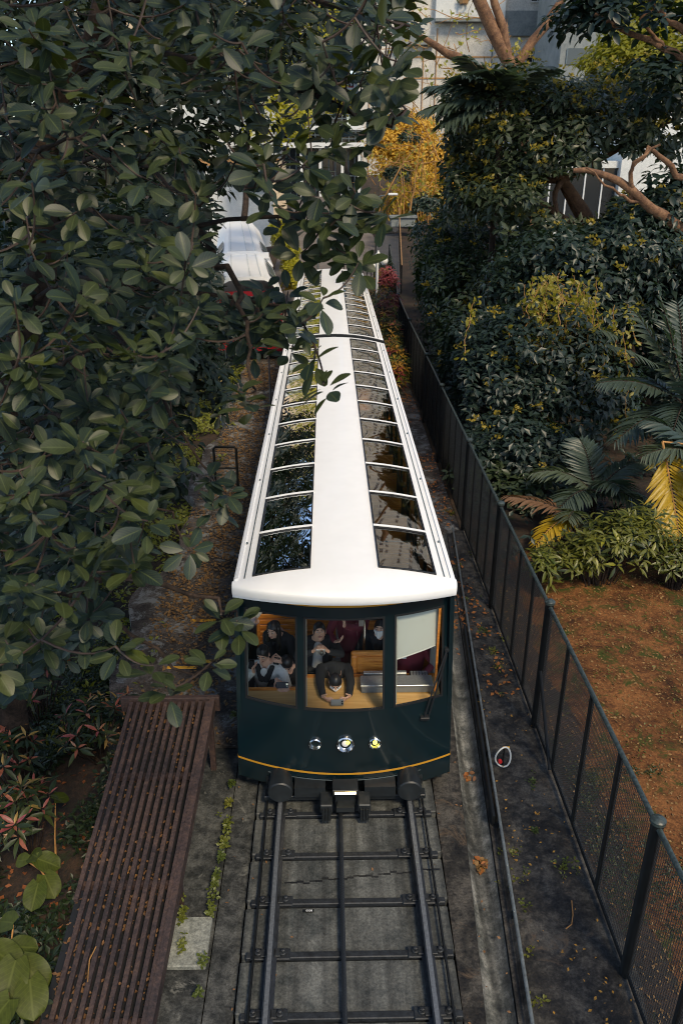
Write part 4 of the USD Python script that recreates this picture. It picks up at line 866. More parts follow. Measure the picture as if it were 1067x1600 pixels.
def tree(name, label, base, blobs, n, k, L_, mat, tm_='mid', bark='bark', cat='tree', group=None, r0=.18, seed=1, bloom=0, bloommat=None, shell=.4, nparts=0, up_=.6, lift=.1, spread=1.0, jit=.25, nlimb=None, stem=.03, nz=.52, top=None, kids=True, hole=None):
    g = np.random.default_rng(seed); nd = thing(name, label, cat, base, group)
    c = np.array([b[0] for b in blobs]).mean(0)
    p = trunk(nd, base, top if top is not None else (c[0], c[1], c[2]+.2), r0, r0*.45, K[bark], .12*np.linalg.norm(c-base)*.5, g=g)
    if kids: limbs(nd, p, [np.array(b[0])+np.array(b[1])*g.uniform(-.3, .4, 3) for b in blobs][:nlimb], r0*.42, K[bark], g)
    P, O = blob_points(blobs, n, g, shell, seed, nz=nz)
    k_ = ~((P[:, 0] < 3.12+np.maximum(0, P[:, 1]-33)*.05) & (P[:, 1] > 8) & (P[:, 1] < 60) & (P[:, 0] > -1)) if name in ('umbrella_tree', 'fern_shrub') else np.ones(len(P), bool); P, O = P[k_], O[k_]
    if hole:
        z_ = (P-EYE)@fw; k_ = ~inpoly(533.5+FOCAL_PX*((P-EYE)@rt)/z_, 800-FOCAL_PX*((P-EYE)@up)/z_, hole) if np.ndim(hole[0][0]) == 0 else np.ones(len(P), bool)
        if np.ndim(hole[0][0]):
            for h_ in hole: k_ &= ~inpoly(533.5+FOCAL_PX*((P-EYE)@rt)/z_, 800-FOCAL_PX*((P-EYE)@up)/z_, h_)
        P, O = P[k_], O[k_]
    ax = unit(O*.7+np.array([0, 0, up_])+g.normal(0, .25, P.shape))
    leaves(nd, T[tm_], *rosette(P, ax, k, spread, L_, jit, g, lift, stem), G[mat], nparts, stuff='crown')
    if bloom:
        s_ = g.permutation(len(P))[:bloom*2]; s_ = s_[np.argsort(-((O[s_]@np.array([0, -.75, .65]))))][:bloom]; Q = np.repeat(P[s_]+O[s_]*L_*.35, 14, 0)+g.normal(0, L_*.27, (bloom*14, 3))*[1, 1, .45]+np.repeat(ax[s_], 14, 0)*L_*.45
        leaves(nd, T['tiny'], Q, unit(g.normal(size=Q.shape)+[0, 0, .5]), unit(g.normal(size=Q.shape)+[0, 0, 1.]), L_*.42, G[bloommat or 'bloom'], 0, stuff='flower_heads')
    return nd
def frond(node, base, tip_dir, length, arch, nl, leaflen, mat, g, width=.085, name='frond', hang=.35, roll=0.):
    """an arching rib with leaflets to both sides: one part, its rib a sub-part"""
    d = unit(tip_dir); t = np.linspace(0, 1, 12); base = np.asarray(base, float)
    p = base+d*length*t[:, None]+np.array([0, 0, -1.])*(arch*length*t**2)[:, None]
    q = t[:, None]; side = unit(np.cross(d, [0, 0, 1.]))
    tt = np.linspace(.12, .99, nl); pp = np.stack([np.interp(tt, t, p[:, k]) for k in range(3)], -1); tg = unit(np.stack([np.gradient(np.interp(tt, t, p[:, k]), tt) for k in range(3)], -1))
    upv = unit(np.cross(np.broadcast_to(side, tg.shape), tg)); upv = np.where(upv[:, 2:] < 0, -upv, upv)
    ll = leaflen*np.sin(np.pi*np.clip(tt*.86+.10, 0, 1))**.6
    P_, D_, N_, S_ = [], [], [], []
    for sg in (-1, 1):
        dd = unit(side*sg*.85+tg*(.35+.55*tt[:, None])+upv*(.22+roll*sg)+np.array([0, 0, -hang])*(.3+.5*tt[:, None])+g.normal(0, .06, tg.shape))
        P_.append(pp); D_.append(dd); N_.append(unit(upv+side*sg*.25+g.normal(0, .1, tg.shape))); S_.append(ll*g.uniform(.85, 1.1, nl))
    tm2 = leaf_tmpl(4, width, .35, .5, .55)
    v, f, u = scatter(tm2, np.vstack(P_), np.vstack(D_), np.vstack(N_), np.concatenate(S_))
    fr = MB().add(v.reshape(-1, 3), f.reshape(-1, 3), np.tile(u, (2*nl, 1))).put(node, name, G[mat], smooth=True)
    MB().tube(p, np.linspace(.022, .006, 12)*max(.6, length/2), 5).put(fr, 'rib', K['twig_y'] if 'yellow' in mat else K['bark'], smooth=60)
def inpoly(px, py, poly):
    ins = np.zeros(len(px), bool); n = len(poly)
    for i in range(n):
        (x0, y0), (x1, y1) = poly[i], poly[(i+1) % n]
        c = ((y0 > py) != (y1 > py)) & (px < (x1-x0)*(py-y0)/((y1-y0)+1e-9)+x0); ins ^= c
    return ins
# ------------------------------------------------------------------ the big leaved tree on the left
g = np.random.default_rng(21)
ft = thing('large_leaf_tree', 'near tree with large glossy oval leaves in whorls filling the left side', 'tree', (-4.6, 8.6, -.6))
sk = []                                                              # skeleton points for twigs to join
def limb(pts, r0, r1, mat='bark', name='branch', n=14):
    pts = np.asarray(pts, float); t = np.linspace(0, len(pts)-1, n)
    from scipy.interpolate import CubicSpline
    p = CubicSpline(np.arange(len(pts)), pts)(t); p[1:-1] += g.normal(0, .025, (n-2, 3))
    MB().tube(p, np.linspace(r0, r1, n), 8).put(ft, name, K[mat], smooth=60); sk.append(p); return p
TB = at(52, 470, 8.3)
limb([(-4.55, 8.6, -.7), (-4.3, 8.3, 1.8), (-3.95, 7.9, 3.9), TB, at(62, 300, 8.0), at(100, 130, 7.7), at(150, 40, 7.5), at(190, -140, 7.4), at(250, -420, 7.3)], .20, .09, name='trunk', n=26)
for pts in ([at(62, 300, 8.0), at(170, 340, 6.6), at(300, 352, 5.6), at(420, 335, 5.1), at(500, 360, 4.9)],
            [TB, at(110, 440, 7.0), at(200, 437, 6.2), at(320, 450, 5.6), at(420, 470, 5.2), at(492, 540, 5.0)],
            [at(100, 130, 7.7), at(230, 80, 6.6), at(380, 110, 5.6), at(520, 165, 5.0), at(600, 195, 4.8), at(635, 170, 4.7)],
            [at(150, 40, 7.5), at(300, -30, 6.4), at(450, -20, 5.6), at(580, 20, 5.1), at(640, 40, 4.9)],
            [(-3.95, 7.9, 3.9), at(60, 660, 6.3), at(130, 690, 5.4), at(230, 690, 4.9)],
            [(-4.1, 8.0, 2.9), at(40, 800, 6.2), at(150, 770, 5.4), at(270, 800, 5.0)],
            [(-4.2, 8.2, 2.2), at(20, 950, 6.3), at(110, 930, 5.6), at(230, 1010, 5.2), at(330, 1040, 5.0)],
            [TB, at(30, 560, 6.6), at(100, 560, 5.4), at(180, 560, 4.7)], [at(62, 300, 8.0), at(20, 260, 6.0), at(60, 230, 4.9), at(120, 215, 4.5)],
            [at(62, 300, 8.), at(160, 250, 6.8), at(260, 290, 5.8), at(330, 300, 5.3)],
            [at(300, 352, 5.6), at(360, 430, 5.2), at(385, 520, 5.0), at(400, 610, 4.9)], [at(100, 440, 7.2), at(180, 520, 6.6), at(260, 640, 6.0), at(330, 740, 5.6)],
            [at(110, 930, 5.6), at(190, 900, 5.2), at(300, 930, 4.9), at(370, 965, 4.8)], [at(300, -30, 6.4), at(380, -160, 5.8), at(500, -180, 5.3)], [at(100, 130, 7.7), at(-60, 60, 6.4), at(-160, -40, 6.0)]):
    limb(pts, .027, .007, 'bark')
Z1 = [(-90, -260), (620, -260), (655, 0), (645, 90), (610, 215), (580, 300), (475, 390), (390, 420), (350, 470), (300, 520), (268, 580), (255, 640), (255, 735), (245, 790), (225, 850), (190, 890), (160, 960), (120, 1010), (50, 1085), (-90, 1100)]
def fill(n, poly, d0, d1, powr=1.0):
    b = np.array(poly, float); lo, hi = b.min(0), b.max(0); q = g.uniform(lo, hi, (n*3, 2)); q = q[inpoly(q[:, 0], q[:, 1], poly)][:n]
    return q, d0+(d1-d0)*g.random(len(q))**powr
q, dep = fill(800, Z1, 4.2, 8.0, 1.0)
gap = inpoly(q[:, 0], q[:, 1], [(330, 175), (470, 150), (570, 90), (600, 330), (560, 420), (380, 440), (345, 330)]) & (g.random(len(q)) < .50)
gap |= inpoly(q[:, 0], q[:, 1], [(305, 318), (475, 318), (480, 475), (330, 470)]) & (g.random(len(q)) < .96)
q, dep = q[~gap], dep[~gap]
P = [at(a, b, c) for (a, b), c in zip(q, dep)]
HAND = [(112, 530, 4.2), (215, 555, 4.2), (22, 470, 4.1), (45, 575, 4.3), (50, 285, 4.1), (205, 105, 4.2), (250, 60, 4.4), (45, 45, 4.3), (130, 690, 4.0), (165, 745, 4.1), (50, 800, 4.2), (40, 915, 4.1), (95, 925, 4.2), (160, 840, 4.3), (210, 880, 4.4), (180, 1010, 4.4), (240, 1040, 4.4), (265, 1075, 4.6),
        (330, 1035, 4.5), (345, 960, 4.7), (370, 970, 4.7), (385, 625, 4.7), (372, 610, 4.8), (505, 465, 4.7), (470, 505, 4.8), (485, 560, 4.8), (505, 600, 4.7), (455, 492, 5.), (362, 478, 5.3), (375, 520, 5.4), (405, 515, 5.3), (440, 525, 5.3), (420, 475, 5.3), (395, 540, 5.4), (350, 500, 5.4), (435, 490, 5.4), (415, 450, 5.6), (450, 455, 5.3), (402, 486, 5.2), (428, 505, 5.2), (385, 510, 5.2), (540, 395, 4.8), (560, 410, 4.7), (500, 400, 4.9), (455, 540, 5.), (410, 490, 5.), (620, 95, 4.3), (610, 170, 4.4), (560, 210, 4.5), (585, 60, 4.5),
        (555, 300, 4.6), (520, 330, 4.6), (480, 250, 4.6), (440, 130, 4.4), (410, 100, 4.4), (330, 110, 4.5), (590, 330, 4.7), (230, 410, 4.4), (95, 250, 4.5), (120, 330, 4.6), (215, 365, 4.5), (280, 230, 4.6), (325, 745, 5.4), (355, 770, 5.4), (340, 790, 5.4), (300, 860, 5.2), (15, 780, 4.3), (500, 120, 4.5), (540, 250, 4.6), (500, 300, 4.6), (470, 330, 4.7), (530, 180, 4.6), (480, 185, 4.6), (450, 220, 4.7), (420, 250, 4.8), (560, 350, 4.8), (510, 355, 4.8), (470, 395, 4.9), (545, 330, 4.9), (440, 350, 5.2), (490, 270, 5.), (520, 100, 4.9), (565, 130, 4.8), (600, 20, 4.6), (560, 10, 4.6), (0, 860, 4.5), (8, 1000, 4.6)]
P = np.array(P+[at(*h_) for h_ in HAND])
ax = unit(np.array([0, 0, .85])+g.normal(0, .32, P.shape)+unit(EYE-P)*.35)
twm = MB()
for c, a_ in zip(P, ax):
    best = None
    for s_ in sk:
        dd = np.linalg.norm(s_-c, axis=1); k_ = dd.argmin()
        if best is None or dd[k_] < best[0]: best = (dd[k_], s_[k_])
    s0 = best[1]; L0 = max(best[0], .05); t = np.linspace(0, 1, 7)[:, None]
    mid = (s0+c)/2+np.array([0, 0, -.08*L0])-a_*.22*L0
    p = (1-t)**2*s0+2*t*(1-t)*mid+t*t*c; twm.tube(p, np.linspace(.006+.004*L0, .0045, 7), 5)
    if L0 > .35: sk.append(p[3:])
twm.put(ft, 'twigs', K['twig'], smooth=60, kind='stuff')
ps, ds, ns, ss = rosette(P, ax, 8, 1.25, .155, .24, g, .22, .03)
# the young upright leaves at each tip show their yellowish undersides
T['bigl'] = leaf_tmpl(5, .275, .60, .22, .26, nv=1, full=.58, point=14.)
nr = np.linalg.norm(ps-EYE, axis=1) < 5.3
leaves(ft, T['big'], ps[nr], ds[nr], ns[nr], ss[nr], G['fig'], 300, uv=True, stuff='near_leaf_mass')
leaves(ft, T['bigl'], ps[~nr], ds[~nr], ns[~nr], ss[~nr], G['fig'], 0, uv=True, stuff='leaf_mass')
# deeper whorls of the same crown
q, dep = fill(760, Z1, 7.6, 11., 1.0)
gap = inpoly(q[:, 0], q[:, 1], [(300, 175), (470, 150), (580, 60), (660, 0), (640, 330), (560, 480), (330, 500), (325, 330)]) | inpoly(q[:, 0], q[:, 1], [(235, 560), (400, 440), (400, 800), (200, 1000), (150, 1000)])
q, dep = q[~gap], dep[~gap]; P2 = np.array([at(a, b, c) for (a, b), c in zip(q, dep)]); P2 = P2[P2[:, 2] > 1.0]
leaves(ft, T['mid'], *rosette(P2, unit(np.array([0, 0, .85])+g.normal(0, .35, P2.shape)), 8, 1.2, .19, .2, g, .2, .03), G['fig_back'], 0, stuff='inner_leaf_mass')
# the crown goes on above and beside the frame
P3 = np.stack([g.uniform(-7., -1.6, 420), g.uniform(1.2, 8, 420), g.uniform(8.6, 11.5, 420)], -1)
zz = (P3-EYE)@fw; P3 = P3[(np.abs(800-FOCAL_PX*((P3-EYE)@up)/zz-800) > 860) | (zz < .2)]
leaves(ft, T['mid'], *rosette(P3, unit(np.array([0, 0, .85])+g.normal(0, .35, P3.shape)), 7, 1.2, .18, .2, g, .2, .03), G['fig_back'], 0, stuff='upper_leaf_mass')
# ------------------------------------------------------------------ buildings and far things (before the trees that hide them)
def wallbox(node, lo, hi, mat, name='wall', **k): return MB().box(lo, hi, **k).put(node, name, K[mat])
bd = thing('apartment_block', 'tall pale weathered apartment block rising behind the yellow bushes', 'building', (22, 118, 3))
BX0, BX1, BY, BZ = 3.9, 48., 112., 62.
def facade(x0, x1, y, z0, z1, holes, mat, node, th=.4, name='wall'):
    xs_ = sorted({x0, x1, *[h[0] for h in holes], *[h[1] for h in holes]}); zs_ = sorted({z0, z1, *[h[2] for h in holes], *[h[3] for h in holes]})
    m = MB()
    for a, b in zip(xs_, xs_[1:]):
        run = None
        for c_, d_ in list(zip(zs_, zs_[1:]))+[(None, None)]:
            solid = c_ is not None and not any(h[0] <= (a+b)/2 <= h[1] and h[2] <= (c_+d_)/2 <= h[3] for h in holes)
            if solid: run = (run[0], d_) if run else (c_, d_)
            elif run: m.box((a, y, run[0]), (b, y+th, run[1])); run = None
    m.put(node, name, K[mat])
holes = []
for x in (7.0, 9.2): holes += [(x, x+.75, z, z+1.3) for z in np.arange(4.5, 60, 3.2)]
for x in (13.2, 16.0): holes += [(x, x+1.5, z, z+1.5) for z in np.arange(23.8, 60, 3.2)]
for x in (24.5, 31.0, 36.5, 41): holes += [(x, x+1.6, z, z+1.6) for z in np.arange(17.4, 60, 3.2)]
facade(BX0, BX1, BY, 0, BZ, holes, 'render_wall', bd)
wallbox(bd, (BX0, BY+.4, 0), (BX1, BY+14, BZ-.2), 'grey_wall', 'core')
for h_ in holes:
    w_ = MB()
    a, b, c_, d_ = h_
    for lo, hi in (((a, c_), (a+.07, d_)), ((b-.07, c_), (b, d_)), ((a+.07, c_), (b-.07, c_+.07)), ((a+.07, d_-.07), (b-.07, d_)), (((a+b)/2-.03, c_+.07), ((a+b)/2+.03, d_-.07)), ((a+.07, (c_+d_)/2), ((a+b)/2-.03, (c_+d_)/2+.05)), (((a+b)/2+.03, (c_+d_)/2), (b-.07, (c_+d_)/2+.05))):
        w_.box((lo[0], BY+.12, lo[1]), (hi[0], BY+.18, hi[1]))
    win = w_.put(bd, 'window', K['white_paint']); MB().box((a+.02, BY+.2, c_+.02), (b-.02, BY+.24, d_-.02)).put(win, 'pane', K['darkglass'])
    MB().box((a-.1, BY-.16, c_-.12), (b+.1, BY+.02, c_-.01)).put(win, 'sill', K['render_wall'])
for x0, x1, z, dz, dep_, mt_ in ((8.2, 13.0, 19.2, .9, 1.0, 'grey_wall'), (13.0, 21.3, 21.6, .35, 1.1, 'grey_wall'), (13.0, 21.3, 21.95, 3.4, 1.0, 'white_wall'), (21.3, 29, 20.2, 2.6, .5, 'grey_wall'), (8.4, 12.0, 25., .3, .8, 'white_wall')):
    wallbox(bd, (x0, BY-dep_, z), (x1, BY-.01, z+dz), mt_, 'ledge')
for x in (11.8, 13.4, 5.2, 20.2, 28.1): MB().tube([(x, BY-.12, 1), (x, BY-.12, 19.0 if x in (11.8,) else 21)], .07, 6).put(bd, 'drain_pipe', K['trim' if x != 20.2 else 'steel_grey'], smooth=60)
for z in (15.6, 17.9): wallbox(bd, (9.5, BY-.07, z), (29., BY-.01, z+.16), 'trim', 'string_course')
pl = thing('hanging_planter', 'small hanging basket of green plants high on the pale block', 'planter', (16, BY-1.3, 23.3))
MB().rev([(.35, .5), (.5, .55), (.62, .9), (.58, .92)], (16.2, BY-1.4, 22.8), n=14).put(pl, 'basket', K['trim'])
q = rng.normal(0, .35, (60, 3))*[1, .6, .4]+[16.2, BY-1.4, 23.9]; leaves(pl, T['tiny'], q, unit(rng.normal(size=q.shape)), unit(rng.normal(size=q.shape)+[0, 0, 1]), .35, G['yellowgreen'])
# slate-blue neighbour at the upper right
b2 = thing('grey_block', 'grey blue block with long window bands at the far upper right', 'building', (38, 96, 4))
wallbox(b2, (24.5, 96, 0), (52, 108, 34), 'grey_wall')
for z in np.arange(9, 33, 3.4):
    w_ = MB().box((25.2, 95.92, z), (51, 96.02, z+1.5)).put(b2, 'window', K['darkglass'])
    for x in np.arange(25.2, 51, 2.1): MB().box((x-.05, 95.86, z), (x+.05, 95.915, z+1.5)).put(w_, 'mullion', K['steel_grey'])
b3 = thing('beige_tower', 'beige tower with rows of windows far behind the raised road', 'building', (-14, 150, 5))
hs = [(x, x+1.6, z, z+1.6) for x in np.arange(-38, 2, 3.6) for z in np.arange(8, 52, 3.4)]
facade(-40, 3.4, 150, 0, 56, hs, 'sand_wall', b3); wallbox(b3, (-40, 150.4, 0), (3.4, 160, 55.5), 'grey_wall', 'core')
for h_ in hs: MB().box((h_[0], 150.2, h_[2]), (h_[1], 150.3, h_[3])).put(b3, 'window', K['darkglass'])
# white house behind the right-hand trees
wh = thing('white_house', 'white walled house with a dark window band behind the right hand trees', 'house', (13, 48, 2))
p0 = aty(838, 360, 46); p1 = aty(1075, 190, 46)
hx0, hx1 = p0[0], p1[0]+7
zc = aty(900, 262, 46)[2]
facade(hx0+4.2, hx1, 46, 0, 9.8, [], 'white_wall', wh); wallbox(wh, (hx0-.2, 46.3, zc), (hx0+4.2, 50, zc+.35), 'white_wall', 'roof_slab')
wallbox(wh, (hx0-.4, 46.5, zc-3.2), (hx0+4.2, 46.7, zc-.01), 'darkglass', 'window'); wallbox(wh, (hx0-.3, 46.2, zc-3.5), (hx0+4.2, 49, zc-3.2), 'white_wall', 'balcony_slab')
for k in range(5): wallbox(wh, (hx0-.4+k*.95, 46.42, zc-3.2), (hx0-.33+k*.95, 46.49, zc), 'white_paint', 'mullion')
wallbox(wh, (hx0+4.2, 46.4, 0), (hx1, 54, 9.6), 'white_wall', 'side_wall'); wallbox(wh, (hx0-.3, 46.8, -1), (hx0+4.15, 54, zc-3.55), 'white_wall', 'base_wall')
# white house on the left, orange band
lh = thing('banded_house', 'white house with an orange band and shaded porch behind the left leaves', 'house', (-7, 62, 2))
lx = lambda px, y_: aty(px, 250, y_)[0]; lz = lambda py, y_: aty(380, py, y_)[2]
facade(lx(250, 62), lx(432, 62), 62, 0, 13, [(lx(325, 62), lx(372, 62), lz(292, 62), lz(262, 62)), (lx(300, 62), lx(318, 62), lz(292, 62), lz(262, 62))], 'white_wall', lh)
wallbox(lh, (lx(250, 62), 62.4, 0), (lx(432, 62), 72, 12.8), 'grey_wall', 'core')
wallbox(lh, (lx(250, 62), 61.82, lz(258, 62)), (lx(436, 62), 61.99, lz(247, 62)), 'trim', 'band'); wallbox(lh, (lx(380, 62), 61.6, lz(292, 62)), (lx(450, 62), 61.99, lz(284, 62)), 'sand_wall', 'ledge')
wallbox(lh, (lx(425, 58), 58, 1.3), (lx(446, 58), 58.6, lz(250, 58)), 'sand_wall', 'pier'); wallbox(lh, (lx(250, 62), 61.7, 12.9), (lx(436, 62), 72, 13.3), 'white_wall', 'roof')
# footbridge decks and glazed hall at the end of the line
fb = thing('station_hall', 'grey glazed station hall with two railed decks at the foot of the line', 'station', (0, 92, 4))
sx_ = lambda px, y_=90: aty(px, 220, y_)[0]; sz_ = lambda py, y_=90: aty(520, py, y_)[2]
for py, th in ((196, .35), (222, .5)): wallbox(fb, (sx_(440), 90, sz_(py)-th), (sx_(568), 95, sz_(py)), 'white_paint', 'deck')
wallbox(fb, (sx_(440), 92, 2), (sx_(566), 96, sz_(228)), 'darkglass', 'glazing'); wallbox(fb, (sx_(440), 93.5, sz_(222)), (sx_(566), 94, sz_(198)), 'darkglass', 'upper_glazing')
for k in range(13):
    x = sx_(440)+(sx_(566)-sx_(440))*k/12; wallbox(fb, (x-.06, 91.85, 2.2), (x+.06, 91.98, sz_(228)), 'steel_grey', 'mullion')
    for py in (196, 222): wallbox(fb, (x-.04, 90.02, sz_(py)), (x+.04, 90.10, sz_(py)+1.05), 'steel_grey', 'baluster')
for py in (196, 222):
    for dz in (.35, .7, 1.05): wallbox(fb, (sx_(440), 90.0, sz_(py)+dz-.03), (sx_(568), 90.12-.02, sz_(py)+dz+.03), 'steel_grey', 'hand_rail')
for px in (470, 500, 535, 562): wallbox(fb, (sx_(px)-.14, 90.5, 2), (sx_(px)+.14, 90.8, sz_(228)), 'white_paint', 'column')
for z in (3.6, 5.0): wallbox(fb, (sx_(440), 91.86, z), (sx_(566), 91.97, z+.12), 'steel_grey', 'transom')
# upper road with a bus
ur = thing('flyover', 'raised road with white railings seen through the leaves above the hall', 'bridge', (1, 128, 12))
ux = lambda px: aty(px, 120, 128)[0]; uz = lambda py: aty(540, py, 128)[2]
wallbox(ur, (ux(380), 126, uz(150)-1.2), (ux(566), 136, uz(150)), 'sand_wall', 'deck'); wallbox(ur, (ux(380), 125.7, uz(150)-.2), (ux(566), 125.95, uz(138)), 'white_wall', 'parapet')
for k in range(16):
    x = ux(400)+(ux(564)-ux(400))*k/15; wallbox(ur, (x-.08, 125.75, uz(138)), (x+.08, 125.9, uz(128)), 'white_paint', 'baluster')
wallbox(ur, (ux(380), 125.72, uz(130)), (ux(566), 125.93, uz(127)), 'white_paint', 'hand_rail')
for px in (400, 480, 555): wallbox(ur, (ux(px)-.6, 128, 0), (ux(px)+.6, 130, uz(150)-1.2), 'grey_wall', 'pier')
bs = thing('bus', 'red and white bus on the raised road, seen between the leaves', 'bus', (ux(545), 130, uz(150)))
xb0, xb1, zb = ux(516), ux(562), uz(150)
MB().box((xb0, 128.6, zb+.35), (xb1, 131, zb+1.35), ch=.1).put(bs, 'body', K['red']); MB().box((xb0+.05, 128.65, zb+1.35), (xb1-.05, 130.95, zb+2.3), ch=.08).put(bs, 'window_band', K['darkglass']); MB().box((xb0, 128.6, zb+2.3), (xb1, 131, zb+2.9), ch=.12).put(bs, 'roof', K['white_paint'])
for x in (xb0+.9, xb1-1.0): MB().rev([(0, 0), (.45, 0), (.45, .25), (0, .25)], (x, 128.55, zb+.45), (0, 1, 0), 16).put(bs, 'wheel', K['rubber'])
for k in range(5): MB().box((xb0+.4+k*.85, 128.58, zb+1.35), (xb0+.5+k*.85, 128.64, zb+2.3)).put(bs, 'window_post', K['white_paint'])
# paved ramp and platform beyond the tram
y = np.linspace(36.1, 88, 40)
P = np.stack([np.stack([-3.4+(3.4+2.28+.065*np.maximum(0, y-44))*f0, y, rise(y)+.03] , -1) for f0 in (0, .33, .66, 1.)], 0); MB().slab(P, (0, 0, -.3)).top('station_ramp', K['paving'], kind='structure')
st = thing('platform_steps', 'brown stepped station platform just beyond the top end of the tram', 'steps', (0, 40, .3))
for k in range(9): MB().box((-1.1, 38+k*.9, .0), (1.6, 38.82+k*.9, rise(38+k*.9)+.10+.09*k), ch=.01).put(st, 'step', K['paving'])
MB().tube([(-.62, 41, .3), (-.62, 41, 3.6)], .05, 8).put(st, 'post', K['pipe'], smooth=60)
lf = thing('platform_railing', 'dark railing in front of the platform at the tram end', 'railing', (1.6, 37, .1))
for k in range(8): MB().box((.55+k*.17, 36.4, .0), (.58+k*.17, 36.43, 2.9)).put(lf, 'baluster', K['black'])
for z in (.6, 1.9, 2.9): MB().box((.5, 36.39, z), (1.85, 36.44, z+.05)).put(lf, 'rail', K['black'])
# second walkway with handrails down beside the fence
wl_ = thing('walkway_railing', 'black railing along the grey walkway descending beyond the lamp', 'railing', (4, 60, 1.5))
y = np.linspace(44, 84, 30)
MB().slab(np.stack([np.stack([2.35+.065*(y-44), y, rise(y)+.12], -1), np.stack([3.75+.075*(y-44), y, rise(y)+.12], -1)], 0), (0, 0, -.3)).top('lower_walkway', K['asphalt'], kind='structure')
for off in (2.32, 3.80):
    f_ = (lambda yy, o=off: o+(.065 if o < 3 else .075)*(yy-44))
    for yy in np.arange(44, 84, 1.6): MB().box((f_(yy)-.03, yy-.03, rise(yy)), (f_(yy)+.03, yy+.03, rise(yy)+1.5)).put(wl_, 'post', K['black'])
    for dz in (.5, 1.0, 1.5): MB().tube([(f_(44), 44, rise(44)+dz), (f_(84), 84, rise(84)+dz)], .03, 5).put(wl_, 'hand_rail', K['black' if off < 3 else 'trim' if dz > 1.2 else 'black'])
gwx = thing('grey_box_wall', 'small grey block wall at the turn of the far walkway', 'wall', (7, 62, 2)); q = aty(628, 350, 62); MB().box((q[0]-.8, 62, aty(628, 354, 62)[2]), (q[0]+1.0, 63, aty(628, 340, 62)[2]), ch=.03).put(gwx, 'block', K['grey_wall']); MB().box((q[0]-.9, 61.9, aty(628, 340, 62)[2]), (q[0]+1.1, 63.1, aty(628, 338, 62)[2]+.05)).put(gwx, 'coping', K['grey_wall'])
lp = thing('street_lamp', 'slim grey street lamp on the far grey walkway', 'lamp', aty(589, 375, 58)); b_ = aty(589, 375, 58); t_ = aty(590, 306, 58)
MB().tube([b_, (b_[0], b_[1], t_[2]-.1), t_+(.15, 0, 0), t_+(.9, 0, .12)], [.07, .05, .045, .04], 6).put(lp, 'pole', K['steel_grey'], smooth=60); MB().box(t_+(.7, -.15, .06), t_+(1.35, .15, .2), ch=.03).put(lp, 'lamp_head', K['white_paint'])
# globe lamp by the tram's rear end
gl = thing('globe_lamp', 'white lamp post with three round globes beside the rear of the tram', 'lamp', (2.02, 36.2, 0)); b_ = np.array([2.02, 36.2, 0.]); zt = aty(582, 408, 36.2)[2]
MB().tube([b_, b_+(0, 0, zt)], .06, 8).put(gl, 'pole', K['white_paint'], smooth=60)
for dx, dy, dz in ((-.24, -.1, -.18), (.30, .0, .02), (.05, .25, .15)):
    a_ = MB().tube([b_+(0, 0, zt-.1), b_+(dx*.5, dy*.5, zt+.30+dz*.3), b_+(dx, dy, zt+.26+dz), b_+(dx, dy, zt+.16+dz)], .028, 6).put(gl, 'arm', K['white_paint'], smooth=60)
    MB().rev([(0, -.20), (.10, -.17), (.155, -.08), (.165, 0), (.13, .10), (.06, .16), (.05, .2), (0, .2)], b_+(dx, dy, zt+.02+dz), n=16).put(a_, 'globe', K['globe'], smooth=True)
MB().box(b_+(.05, -.12, .55), b_+(.5, .1, 1.05), ch=.02).put(gl, 'control_box', K['white_wall'])
# ------------------------------------------------------------------ the old red and white tram
rd = thing('red_tram', 'red tram with a stepped white roof standing behind the leaves at upper left', 'tram', (-3.6, 31, 0))
yaw = math.radians(6.4); Rr = Rz(yaw); o = np.array([aty(441, 437, 31)[0]-1.33, 31., 0.]); LEN = 24.
class RB(MB):
    def put(s, *a, **k):
        s.v = [o+v@Rr.T for v in s.v]; return MB.put(s, *a, **k)
W2 = 1.28
RB().box((-W2, 0, .3), (W2, LEN, 1.35), ch=.05).put(rd, 'body', K['red'])
for sg in (-1, 1):
    RB().box((min(sg*W2, sg*(W2-.08)), .05, 1.35), (max(sg*W2, sg*(W2-.08)), LEN, 2.55)).put(rd, 'side_wall', K['red'])
    for k in range(17): RB().box((sg*W2-.012, .6+k*1.35, 1.5), (sg*W2+.012, 1.7+k*1.35, 2.4)).put(rd, 'side_window', K['darkglass'])
for a, b in ((-W2, -.98), (-.38, -.30), (.30, .38), (.98, W2)): RB().box((a, 0, 1.35), (b, .08, 2.62)).put(rd, 'front_pillar', K['red'])
RB().box((-W2, 0, 2.44), (W2, .08, 2.62)).put(rd, 'front_header', K['red'])
for a, b in ((-.98, -.38), (-.30, .30), (.38, .98)):
    w_ = RB().box((a, .03, 1.35), (b, .05, 2.44)).put(rd, 'windscreen', K['darkglass'])
    m = RB()
    for lo, hi in (((a, 1.35), (a+.04, 2.44)), ((b-.04, 1.35), (b, 2.44)), ((a+.04, 1.35), (b-.04, 1.39)), ((a+.04, 2.40), (b-.04, 2.44))): m.box((lo[0], -.012, lo[1]), (hi[0], .02, hi[1]))
    m.put(rd, 'window_frame', K['steel_grey'])
RB().box((-W2-.02, -.012, .80), (W2+.02, -.002, .86)).put(rd, 'front_stripe', K['white_paint'])
for sg in (-1, 1): RB().rev([(0, -.06), (.12, -.05), (.14, 0)], (sg*.8, 0, 1.0), (0, 1, 0), 16).put(rd, 'headlight', K['chrome'], smooth=40)
